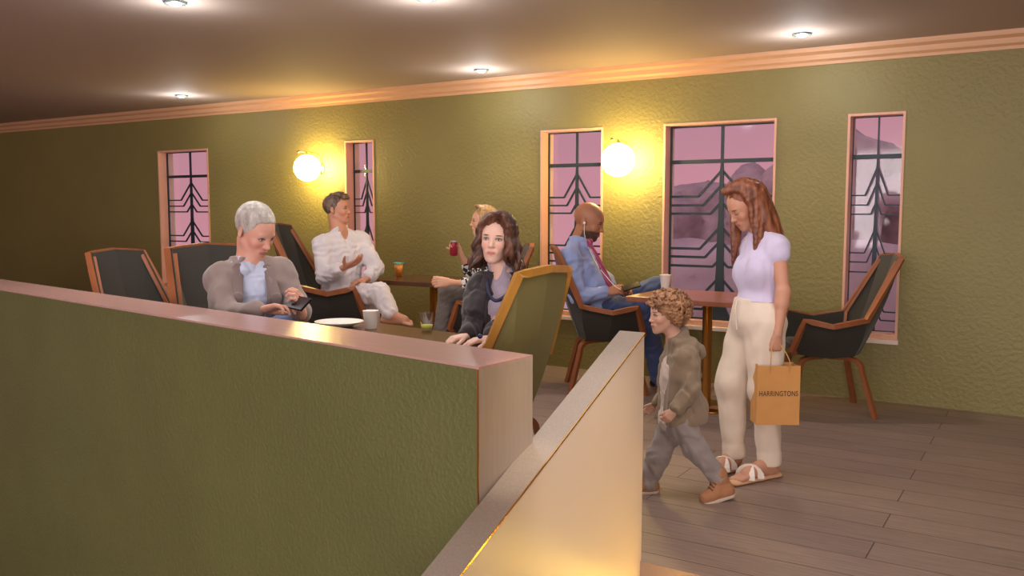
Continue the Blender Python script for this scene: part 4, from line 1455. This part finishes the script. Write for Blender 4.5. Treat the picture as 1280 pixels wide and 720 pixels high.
    # swept fringe
    for q in range(6):
        t = q / 5
        S.path([H(0.024, 0.04 + 0.02 * t, 0.128 - 0.004 * t), H(0.045, 0.075 - 0.004 * q, 0.112 - 0.008 * q), H(0.068, 0.066 - 0.008 * q, 0.07 - 0.008 * q), H(0.082, 0.045 - 0.01 * q, 0.02)], [0.009, 0.011, 0.010, 0.008], 0.005)
        S.path([H(0.018, 0.04 + 0.02 * t, 0.128 - 0.004 * t), H(-0.022, 0.076 - 0.004 * q, 0.112 - 0.008 * q), H(-0.058, 0.062 - 0.008 * q, 0.08 - 0.006 * q), H(-0.078, 0.040 - 0.01 * q, 0.02)], [0.009, 0.010, 0.009, 0.008], 0.005)
    S.wrinkle(0.0012, 0.014, 8, (1, 1, 0.12))
    sdf_obj('hair', S, hair_mat('dark_wavy_hair', (60, 38, 32), (112, 70, 50), scale=8), root, relax=4)
seated_woman()


# ------------------------------------------------------------------ grey haired man with a phone
def old_man():
    D = 4.72; p = T(D); s = 1.10
    base = Vector((P(315, 430, D).x, P(315, 430, D).y, 0))
    root = thing('person', 'grey haired man in a grey blazer and pale blue shirt looking down at his phone', 'person', base)
    fw = (VR * 0.62 - VF * 0.78).normalized()
    J = dict(s=s, neck=p(312, 327, 0.02), shR=p(276, 347, -0.05), shL=p(350, 340, 0.10),
             elR=p(282, 398, -0.20), wrR=P(326, 388, 4.45), elL=p(366, 378, 0.08), wrL=P(378, 392, 4.5),
             hipR=p(288, 425, 0.02), hipL=p(330, 422, 0.12), knR=P(318, 422, 4.42), knL=P(360, 412, 4.58))
    J['anR'] = Vector((J['knR'].x - .02, J['knR'].y, 0.08)); J['anL'] = Vector((J['knL'].x, J['knL'].y, 0.08))
    J['toeR'] = J['anR'] + fw * 0.15 - UP * 0.05; J['toeL'] = J['anL'] + fw * 0.15 - UP * 0.05
    H = Fr(p(319, 290, -0.01), (VR * 0.86 - VF * 0.50 + UP * -0.52), sc=1.17)
    B = SDF(0.0035)
    head(B, H, smile=0.5, nose=1.1); neck(B, J, H, 0.058)
    torso(B, J, 0.9, 0.85, -0.01); limbs(B, J, 0.9, 0.9)
    hand(B, J['wrR'], P(366, 378, 4.42) - J['wrR'], -VR * 0.1 - VF * 0.25 - UP * 0.9, VF * 0.8 + UP * 0.5, 1.12, (20, 28, 36, 44), thumb=30)
    hand(B, J['wrL'], P(376, 378, 4.46) - J['wrL'], -VR * 0.9, -VF * 0.4 + UP * 0.8, 1.05, (45, 50, 55, 60), thumb=15)
    sdf_obj('body', B, SKIN, root, face_paint(H, (216, 160, 140), (180, 108, 98), (190, 176, 168), beard=None))
    S = SDF(0.005)
    torso(S, J, 0.98, 1.0, 0.004, belly=0.02)
    S.cap(J['neck'] - UP * 0.02, J['neck'].lerp(H(0, -0.02, -0.07), 0.6), 0.074, 0.072, 0.01)
    S.cut(J['neck'].lerp(H(0, -0.02, -0.07), 0.30), H(0, -0.02, -0.07) - J['neck'])
    ch = Fr(J['neck'], fw)
    S.cap(J['neck'] + ch.f * 0.14 - UP * 0.10, J['neck'] + ch.f * 0.08 + UP * 0.07, 0.01, 0.05, 0.006, None, True)
    S.wrinkle(0.003, 0.09, 4)
    for sx in (-1, 1):
        a = J['neck'] + ch.l * sx * 0.058 + UP * 0.03 + ch.f * 0.02
        S.path([a, J['neck'] + ch.l * sx * 0.060 + ch.f * 0.085 - UP * 0.045], [0.018, 0.026], 0.005, (ch.f, 0.4))
    sdf_obj('shirt', S, cloth('pale_blue_stripe_shirt', (188, 196, 222)), root)
    S = SDF(0.005)
    cf, pf = torso(S, J, 1.06, 1.12, 0.016, belly=0.02, shr=0.92)
    for L in 'LR':
        sleeve(S, J['sh' + L], J['el' + L], J['wr' + L], 0.080, 0.072, 0.054, 0.86)
    S.cap(J['neck'] - UP * 0.02 - cf.f * 0.02, J['neck'] + UP * 0.02 - cf.f * 0.03, 0.096, 0.088, 0.02)
    S.cut(J['neck'] + UP * 0.03, UP)
    mid = (J['shL'] + J['shR']) / 2
    S.cap(mid + cf.f * 0.15 + UP * 0.02, mid + cf.f * 0.21 - cf.u * 0.40, 0.082, 0.075, 0.005, None, True)
    S.cap(J['neck'] + cf.f * 0.03 - UP * 0.02, J['neck'] + cf.f * 0.12 - UP * 0.06, 0.068, 0.07, 0.005, None, True)
    S.wrinkle(0.0045, 0.10, 15)
    bz = sdf_obj('blazer', S, cloth('grey_tweed_blazer', (140, 124, 120), scale=420, strength=0.5), root)
    for sx in (-1, 1):
        S2 = SDF(0.004)
        a = J['neck'] + cf.l * sx * 0.078 + UP * 0.01
        S2.path([a - cf.f * 0.01, a + cf.f * 0.07 - UP * 0.035, mid + cf.f * 0.166 + cf.l * sx * 0.100 - cf.u * 0.10, mid + cf.f * 0.172 + cf.l * sx * 0.088 - cf.u * 0.25], [0.018, 0.028, 0.030, 0.006], 0.006, (cf.f, 0.32))
        sub_obj('lapel', S2, cloth('grey_tweed_lapel', (126, 110, 108), scale=420, strength=0.5), bz, root)
    S = SDF(0.006)
    pc = (J['hipL'] + J['hipR']) / 2
    S.ell(pc, Fr(pc, fw).A, [0.19, 0.15, 0.13], 0.04)
    for L in 'LR':
        S.path([J['hip' + L], J['kn' + L], J['an' + L] + UP * 0.03], [0.10, 0.082, 0.06], 0.03)
    S.wrinkle(0.004, 0.09, 3)
    sdf_obj('jeans', S, cloth('blue_denim', (104, 124, 168)), root)
    # short grey hair
    S = SDF(0.0035); A = H.A; hs = H.s
    S.ell(H(0, -0.020, 0.044), A, [0.081 * hs, 0.100 * hs, 0.092 * hs], 0.01)

    S.ell(H(0, 0.135, 0.020), A, [0.060 * hs, 0.098 * hs, 0.080 * hs], 0.014, True)
    S.ell(H(0.045, 0.10, 0.05), A, [0.035 * hs, 0.055 * hs, 0.04 * hs], 0.012, True)
    S.ell(H(-0.045, 0.10, 0.05), A, [0.035 * hs, 0.055 * hs, 0.04 * hs], 0.012, True)
    S.ell(H(0, 0.11, -0.07), A, [0.11 * hs, 0.115 * hs, 0.085 * hs], 0.01, True)
    S.cut(H(0, -0.05, -0.045), H.d(0, 0.25, -1))
    rg = np.random.RandomState(2)
    for i in range(90):
        a = rg.uniform(-2.2, 2.2); y0 = 0.066 - 0.045 * abs(a) 
        pts = []
        az = rg.uniform(-math.pi, math.pi); el = rg.uniform(0.15, 1.4)
        if abs(az) < 0.95 and el < 0.75 or i > -1: continue
        for j in range(5):
            e2 = el - (0.0 if az else 0) ; az2 = az + (j * 0.09 if az > 0 else -j * 0.09)
            pts.append(H(0.084 * math.cos(e2) * math.sin(az2), -0.02 + 0.101 * math.cos(e2) * math.cos(az2), 0.042 + 0.092 * math.sin(e2)))
        S.path(pts, [0.003, 0.006, 0.006, 0.005, 0.002], 0.016)
    S.wrinkle(0.0012, 0.014, 5, (1, 1, .4))
    sdf_obj('hair', S, hair_mat('silver_hair', (160, 152, 146), (206, 200, 194), rough=0.6), root, relax=4)
    # phone
    c = P(373, 379, 4.40)
    bm = bmesh.new(); box(bm, (-0.042, -0.006, -0.075), (0.042, 0.006, 0.075), 0.004)
    ph = link('phone', bm, M_NAVY); ph.location = c
    n_ = (-VR * 0.45 - VF * 0.5 + UP * 0.75).normalized(); u_ = (VR * 0.55 + UP * -0.3 - VF * 0.2); u_ = (u_ - n_ * u_.dot(n_)).normalized(); x_ = u_.cross(n_)
    ph.rotation_euler = Matrix((x_, -n_, u_)).transposed().to_euler()
    tag(ph, 'black phone in the hands of the grey haired man', 'phone')
old_man()


# ------------------------------------------------------------------ man in white
def white_man():
    D = 7.55; p = T(D); s = 1.10
    base = Vector((P(428, 430, D).x, P(428, 430, D).y, 0))
    root = thing('person', 'barefoot man in a white shirt and trousers sitting with crossed legs, looking right', 'person', base)
    fw = (VR * 0.80 - VF * 0.60).normalized()
    J = dict(s=s, neck=p(424, 290), shR=p(403, 305, -0.08), shL=p(450, 301, 0.12),
             elR=p(406, 345, -0.14), wrR=p(431, 334, -0.34), elL=p(470, 335, 0.02), wrL=p(459, 349, -0.15),
             hipR=p(418, 372, 0.0), hipL=p(436, 372, 0.1), knR=p(474, 366, -0.34), knL=p(462, 372, -0.10),
             anR=p(489, 393, -0.40), anL=p(466, 456, -0.10))
    J['toeR'] = p(517, 403, -0.42); J['hdR'] = Vector((0, 0, -1)) - fw * 0.6
    J['toeL'] = p(484, 465, -0.18)
    H = Fr(p(422, 262), (VR * 0.97 - VF * 0.22 + UP * 0.05), sc=1.08)
    B = SDF(0.004)
    head(B, H, smile=1.0, nose=1.05); neck(B, J, H, 0.060)
    torso(B, J, 0.9, 0.85, -0.01); limbs(B, J, 0.95, 0.9)
    hand(B, J['wrR'], P(450, 326, 7.15) - J['wrR'], UP * 0.6 - VR * 0.2 + VF * .3, UP * 0.9 - VR * 0.3, 1.15, (12, 18, 24, 30), 0.12, thumb=60)
    hand(B, J['wrL'], P(448, 351, 7.35) - J['wrL'], -UP, VF * -0.5 + UP * 0.2, 1.1, (30, 30, 30, 30), thumb=25)
    sdf_obj('body', B, SKIN, root, face_paint(H, (208, 148, 120), (178, 98, 88), (80, 58, 44)))
    S = SDF(0.005)
    torso(S, J, 1.08, 1.08, 0.012, belly=0.02)
    for L in 'LR':
        sleeve(S, J['sh' + L], J['el' + L], J['wr' + L], 0.082, 0.070, 0.055, 0.72)
        S.cap(J['el' + L].lerp(J['wr' + L], 0.62), J['el' + L].lerp(J['wr' + L], 0.72), 0.060, 0.058, 0.004)
    S.cap(J['neck'] - UP * 0.03, J['neck'].lerp(H(0, -0.02, -0.07), 0.45), 0.084, 0.084, 0.01)
    S.cut(J['neck'].lerp(H(0, -0.02, -0.07), 0.22), H(0, -0.05, -0.07) - J['neck'])
    ch = Fr(J['neck'], fw)
    S.cap(J['neck'] + ch.f * 0.13 - UP * 0.14, J['neck'] + ch.f * 0.06 + UP * 0.08, 0.012, 0.062, 0.006, None, True)
    S.wrinkle(0.005, 0.09, 7)
    lin_ = cloth('white_linen', (226, 218, 222))
    sdf_obj('shirt', S, lin_, root)
    S = SDF(0.005)
    pc = (J['hipL'] + J['hipR']) / 2
    S.ell(pc, Fr(pc, fw).A, [0.18, 0.15, 0.13], 0.04)
    for L, e in (('L', 0.9), ('R', 0.86)):
        a, b, c = J['hip' + L], J['kn' + L], J['an' + L]
        S.cap(a, b, 0.105, 0.082, 0.03); S.cap(b, b.lerp(c, e), 0.082, 0.070, 0.03)
    S.wrinkle(0.006, 0.10, 11)
    sdf_obj('trousers', S, cloth('white_cotton_trousers', (232, 222, 226)), root)
    S = SDF(0.004); A = H.A; hs = H.s
    S.ell(H(0, -0.024, 0.040), A, [0.080 * hs, 0.097 * hs, 0.088 * hs], 0.01)
    S.ell(H(0, 0.12, -0.01), A, [0.085 * hs, 0.090 * hs, 0.085 * hs], 0.01, True)
    S.ell(H(0, 0.06, -0.075), A, [0.11 * hs, 0.075 * hs, 0.075 * hs], 0.008, True)
    S.cut(H(0, -0.05, -0.06), H.d(0, 0.3, -1))
    for q in range(9):
        x = -0.05 + q * 0.0125
        S.path([H(x, -0.03, 0.118), H(x, 0.03, 0.122), H(x * 0.95, 0.062, 0.106), H(x * 0.9 + .006, 0.078, 0.088)], [0.012, 0.014, 0.013, 0.010], 0.014)
    S.wrinkle(0.0015, 0.018, 5)
    sdf_obj('hair', S, hair_mat('brown_greying_hair', (82, 62, 50), (140, 118, 100)), root)
white_man()


# ------------------------------------------------------------------ blond woman
def blond():
    D = 7.4; p = T(D); s = 1.05
    base = Vector((P(612, 430, D).x, P(612, 430, D).y, 0))
    root = thing('person', 'blond woman in a black and white checked shirt raising a red can', 'person', base)
    fw = (-VR * 0.95 - VF * 0.25).normalized()
    J = dict(s=s, neck=p(612, 300), shL=p(618, 318, -0.15), shR=p(606, 316, 0.15),
             elL=p(603, 356, -0.24), wrL=p(563, 353, -0.36), elR=p(588, 341, 0.22), wrR=p(575, 316, 0.10),
             hipL=p(616, 372, -0.08), hipR=p(612, 370, 0.1), knL=p(560, 366, -0.14), knR=p(568, 368, 0.1),
             anL=p(543, 462, -0.14), anR=p(572, 456, 0.1))
    J['toeL'] = p(520, 470, -0.18); J['toeR'] = p(550, 463, 0.08)
    H = Fr(p(604, 277), (-VR * 0.92 - VF * 0.1), sc=1.03)
    B = SDF(0.004)
    head(B, H, male=False); neck(B, J, H, 0.048)
    torso(B, J, 0.82, 0.8, -0.01); limbs(B, J, 0.9, 0.9)
    hand(B, J['wrL'], P(537, 353, 7.0) - J['wrL'], VF - UP * 0.3, UP, 1.15, (60, 65, 68, 72), thumb=20)
    hand(B, J['wrR'], P(566, 300, 7.44) - J['wrR'], -VR * 0.3 - VF * 0.9, -VR, 1.0, (55, 60, 62, 64), thumb=40)
    sdf_obj('body', B, SKIN, root, face_paint(H, (226, 170, 140), (196, 110, 100), (150, 110, 80)))
    plaid = mat('checked_cotton', (220, 214, 210), 0.85)
    t = plaid.node_tree; b = t.nodes['Principled BSDF']; tc = t.nodes.new('ShaderNodeTexCoord')
    ck = t.nodes.new('ShaderNodeTexChecker'); ck.inputs['Scale'].default_value = 26; ck.inputs['Color1'].default_value = lin(228, 222, 218); ck.inputs['Color2'].default_value = lin(46, 44, 46)
    mp = t.nodes.new('ShaderNodeMapping'); mp.inputs['Rotation'].default_value = (0.3, 0.6, 0.4)
    t.links.new(tc.outputs['Object'], mp.inputs[0]); t.links.new(mp.outputs[0], ck.inputs['Vector']); t.links.new(ck.outputs['Color'], b.inputs['Base Color'])
    S = SDF(0.005)
    torso(S, J, 0.96, 0.95, 0.010, bust=0.02)
    for L in 'LR':
        sleeve(S, J['sh' + L], J['el' + L], J['wr' + L], 0.066, 0.056, 0.048, 0.55 if L == 'L' else 0.35)
    S.cut(J['neck'] + UP * 0.015, UP)
    S.wrinkle(0.004, 0.07, 3)
    sdf_obj('shirt', S, plaid, root)
    S = SDF(0.005)
    pc = (J['hipL'] + J['hipR']) / 2
    S.ell(pc, Fr(pc, fw).A, [0.17, 0.14, 0.12], 0.04)
    for L in 'LR':
        S.path([J['hip' + L], J['kn' + L], J['an' + L]], [0.095, 0.075, 0.055], 0.03)
    S.wrinkle(0.003, 0.08, 8)
    sdf_obj('jeans', S, cloth('grey_denim', (112, 104, 100)), root)
    S = SDF(0.004); A = H.A
    S.ell(H(0, -0.024, 0.040), A, [0.083, 0.101, 0.092], 0.01)
    S.ell(H(0, 0.125, -0.03), A, [0.076, 0.098, 0.10], 0.006, True)
    add_locks(S, lock_paths(H, (0, 0.03), [a for a in range(-176, 178, 9) if abs(a) > 66], 0.20, 0.006, seed=6, n=9), 0.013, 0.005)
    S.wrinkle(0.001, 0.014, 8, (1, 1, 0.15))
    sdf_obj('hair', S, hair_mat('blond_hair', (160, 122, 82), (212, 176, 128)), root, relax=4)
    c = p(567, 310, 0.04)
    cn = thing('drink_can', 'dark red drink can held up by the blond woman', 'can', c - UP * 0.062)
    cn.rotation_euler = (0.12, 0.1, 0)
    bm = bmesh.new(); lathe(bm, [(0, 0.004), (0.026, 0.0), (0.033, 0.010), (0.033, 0.108), (0.027, 0.120), (0, 0.120)], 28); link('can_body', bm, mat('red_can', (150, 30, 50), 0.3), cn, True)
    bm = bmesh.new(); lathe(bm, [(0, 0.121), (0.024, 0.121), (0.027, 0.124), (0.028, 0.119), (0.0275, 0.117)], 28); link('can_lid', bm, M_STEEL, cn, True)
blond()


# ------------------------------------------------------------------ man in shirt and tie
def tie_man():
    D = 7.05; p = T(D); s = 1.18
    base = Vector((P(735, 430, D).x, P(735, 430, D).y, 0))
    root = thing('person', 'man with shaved head, blue shirt and magenta tie looking down at his phone', 'person', base)
    fw = (VR * 0.96 - VF * 0.18).normalized()
    J = dict(s=s, neck=p(724, 303), shR=p(712, 322, -0.17), shL=p(726, 318, 0.17),
             elR=p(722, 372, -0.20), wrR=p(757, 365, -0.22), elL=p(745, 362, 0.22), wrL=p(775, 365, 0.05),
             hipR=p(746, 387, -0.08), hipL=p(748, 385, 0.12), knR=p(806, 384, -0.12), knL=p(820, 360, 0.16),
             anR=p(824, 474, -0.06), anL=p(852, 425, 0.10))
    J['toeR'] = p(845, 483, -0.08); J['toeL'] = p(872, 436, 0.10)
    H = Fr(p(736, 277), (VR * 0.93 - VF * 0.34 + UP * -0.33), sc=1.27)
    B = SDF(0.004)
    head(B, H, nose=1.15); neck(B, J, H, 0.054)
    torso(B, J, 0.9, 0.9, -0.01); limbs(B, J, 0.9, 0.9)
    hand(B, J['wrR'], P(785, 360, 6.78) - J['wrR'], VF * 0.6 - UP * 0.5 , UP * 0.8 + VR * .1, 1.15, (35, 40, 46, 50), thumb=25)
    hand(B, J['wrL'], P(797, 361, 6.96) - J['wrL'], -VF * 0.8 - UP * 0.3, UP, 1.1, (40, 45, 50, 50), thumb=25)
    sdf_obj('body', B, SKIN, root, face_paint(H, (170, 112, 82), (140, 82, 74), (50, 36, 30), beard=(58, 42, 36), scalp=(136, 100, 86), blush=False))
    S = SDF(0.005)
    cf, pf = torso(S, J, 1.02, 1.10, 0.012, belly=0.05)
    for L in 'LR':
        sleeve(S, J['sh' + L], J['el' + L], J['wr' + L], 0.085, 0.070, 0.050, 0.93)
        S.cap(J['el' + L].lerp(J['wr' + L], 0.78), J['el' + L].lerp(J['wr' + L], 0.93), 0.050, 0.048, 0.004)
    S.cap(J['neck'] - UP * 0.03, J['neck'].lerp(H(0, -0.02, -0.07), 0.5), 0.092, 0.090, 0.01)
    S.cut(J['neck'].lerp(H(0, -0.02, -0.07), 0.24), H(0, -0.02, -0.07) - J['neck'])
    ch = Fr(J['neck'], fw)
    S.path([J['neck'] + ch.d(0.05, -0.01, 0.035), J['neck'] + ch.d(0.055, 0.075, -0.03)], [0.024, 0.022], 0.006)
    S.path([J['neck'] + ch.d(-0.05, -0.01, 0.035), J['neck'] + ch.d(-0.055, 0.075, -0.03)], [0.024, 0.022], 0.006)
    S.wrinkle(0.005, 0.10, 7)
    sdf_obj('shirt', S, cloth('sky_blue_shirt', (150, 164, 212)), root)
    S = SDF(0.005)
    pc = (J['hipL'] + J['hipR']) / 2
    S.ell(pc, Fr(pc, fw).A, [0.17, 0.16, 0.11], 0.04)
    for L in 'LR':
        S.path([J['hip' + L], J['kn' + L], J['an' + L]], [0.10, 0.088, 0.066], 0.03)
    S.wrinkle(0.005, 0.11, 8)
    sdf_obj('trousers', S, cloth('navy_trousers', (62, 78, 122)), root)
    # shoes
    for L in 'LR':
        a, t_ = J['an' + L], J['toe' + L]
        S = SDF(0.004); S.path([a - UP * 0.03 - fw * 0.03, a.lerp(t_, 0.6), t_], [0.045, 0.042, 0.036], 0.02)
        sdf_obj('shoe', S, mat('black_leather', (24, 22, 24), 0.35), root)
    # tie
    bm = bmesh.new()
    mid = (J['shL'] + J['shR']) / 2
    tp = [p(732, 303, -0.02), p(739, 315, -0.04), p(747, 333, -0.05), p(755, 350, -0.05), p(759, 360, -0.04)]
    tp = [q + fw * 0.02 - VF * 0.15 for q in tp]
    S = SDF(0.004)
    S.path(tp, [0.020, 0.019, 0.030, 0.034, 0.010], 0.008, ((fw * 0.7 - VF * .6 + UP * 0.25).normalized(), 0.4))
    S.cap(tp[0] - UP * 0.01, tp[0] + UP * 0.012, 0.022, 0.026, 0.004)
    tm = mat('magenta_tie', (150, 48, 96), 0.5)
    t = tm.node_tree; b = t.nodes['Principled BSDF']; wv = t.nodes.new('ShaderNodeTexWave'); wv.inputs['Scale'].default_value = 14; tc = t.nodes.new('ShaderNodeTexCoord')
    rr = t.nodes.new('ShaderNodeValToRGB'); rr.color_ramp.elements[0].color = lin(140, 44, 84); rr.color_ramp.elements[1].color = lin(176, 84, 124)
    wv.bands_direction = 'DIAGONAL'
    t.links.new(tc.outputs['Object'], wv.inputs['Vector']); t.links.new(wv.outputs['Fac'], rr.inputs[0]); t.links.new(rr.outputs[0], b.inputs['Base Color'])
    sdf_obj('necktie', S, tm, root)
    # earphone
    ep = thing('earphones', 'white earphones with a thin cable hanging from the ear of the man in a tie', 'earphones', H(-0.088, -0.002, -0.008))
    bm = bmesh.new()
    e0 = H(-0.088, 0.0, -0.008)
    sweep(bm, bez([e0 - Vector(ep.location), H(-0.09, 0.012, -0.05) - Vector(ep.location), p(731, 295, -0.24) - Vector(ep.location), p(734, 305, -0.16) - Vector(ep.location), p(746, 330, -0.20) - Vector(ep.location), p(766, 355, -0.30) - Vector(ep.location), p(776, 362, -0.34) - Vector(ep.location)], 40), 0.003, 6)
    link('cable', bm, mat('white_plastic', (235, 232, 228), 0.4), ep, True)
    bm = bmesh.new(); bmesh.ops.create_uvsphere(bm, u_segments=12, v_segments=8, radius=0.011); link('earbud', bm, MATS['white_plastic'], ep, True)
    bm = bmesh.new(); box(bm, (-0.07, -0.035, -0.006), (0.07, 0.035, 0.006), 0.004)
    ph = link('phone', bm, M_NAVY); ph.location = P(789, 358, 6.76); ph.rotation_euler = (0.5, -0.3, YAW)
    tag(ph, 'dark phone in the hands of the man in a tie', 'phone')
tie_man()

# ------------------------------------------------------------------ trees outside
def tree(x, y, z0, h, r, seed, label, fir=False):
    t = thing('tree', label, 'tree', (x, y, z0), 0, 'trees outside the windows')
    S = SDF(0.10); rg = np.random.RandomState(seed)
    c0 = Vector((x, y, z0))
    for i in range(26):
        u = rg.rand(); a = rg.rand() * 6.28
        rr = r * ((1 - u) if fir else math.sqrt(max(0.05, 1 - (2 * u - 1) ** 2))) * rg.uniform(0.5, 1)
        q = c0 + Vector((rr * math.cos(a), rr * math.sin(a), h * (0.3 + 0.68 * u)))
        S.ell(q, np.eye(3), [r * rg.uniform(0.3, 0.5) * (1 - 0.5 * u * fir)] * 2 + [r * rg.uniform(0.25, 0.45)], 0.3)
    S.wrinkle(0.12, 0.6, seed); S.wrinkle(0.06, 0.28, seed + 1)
    sdf_obj('crown', S, M_TREE, t)
    bm = bmesh.new(); sweep(bm, [(0, 0, 0), (0.05, 0, h * 0.3), (0, 0.02, h * 0.6)], [0.16, 0.12, 0.06], 10); link('trunk', bm, M_TRUNK, t, True)
for px, py, Yd, r, sd, lab in ((862, 250, 20, 1.5, 1, 'haze-tinted tree outside, seen in the left half of the wide window'),
                               (955, 212, 18, 0.75, 2, 'haze-tinted dark tree outside, at the right side of the wide window'),
                               (1075, 190, 15, 1.3, 3, 'haze-tinted dark tree outside the cut-off window at the right edge')):
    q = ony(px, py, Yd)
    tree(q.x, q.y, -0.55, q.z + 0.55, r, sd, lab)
# hedge
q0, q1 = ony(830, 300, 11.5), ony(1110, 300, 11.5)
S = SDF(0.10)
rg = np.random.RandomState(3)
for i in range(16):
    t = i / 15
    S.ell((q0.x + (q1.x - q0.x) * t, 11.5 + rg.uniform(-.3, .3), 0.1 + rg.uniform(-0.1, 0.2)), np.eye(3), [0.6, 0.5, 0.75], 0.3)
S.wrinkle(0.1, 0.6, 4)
hd = sdf_obj('hedge', S, mat('haze_tinted_hedge', (190, 166, 166), 0.9, vary=(1.5, 0.2, ONE))); tag(hd, 'haze-tinted low hedge outside behind the wide window', 'hedge')  # hedge colour paled to carry the outdoor haze
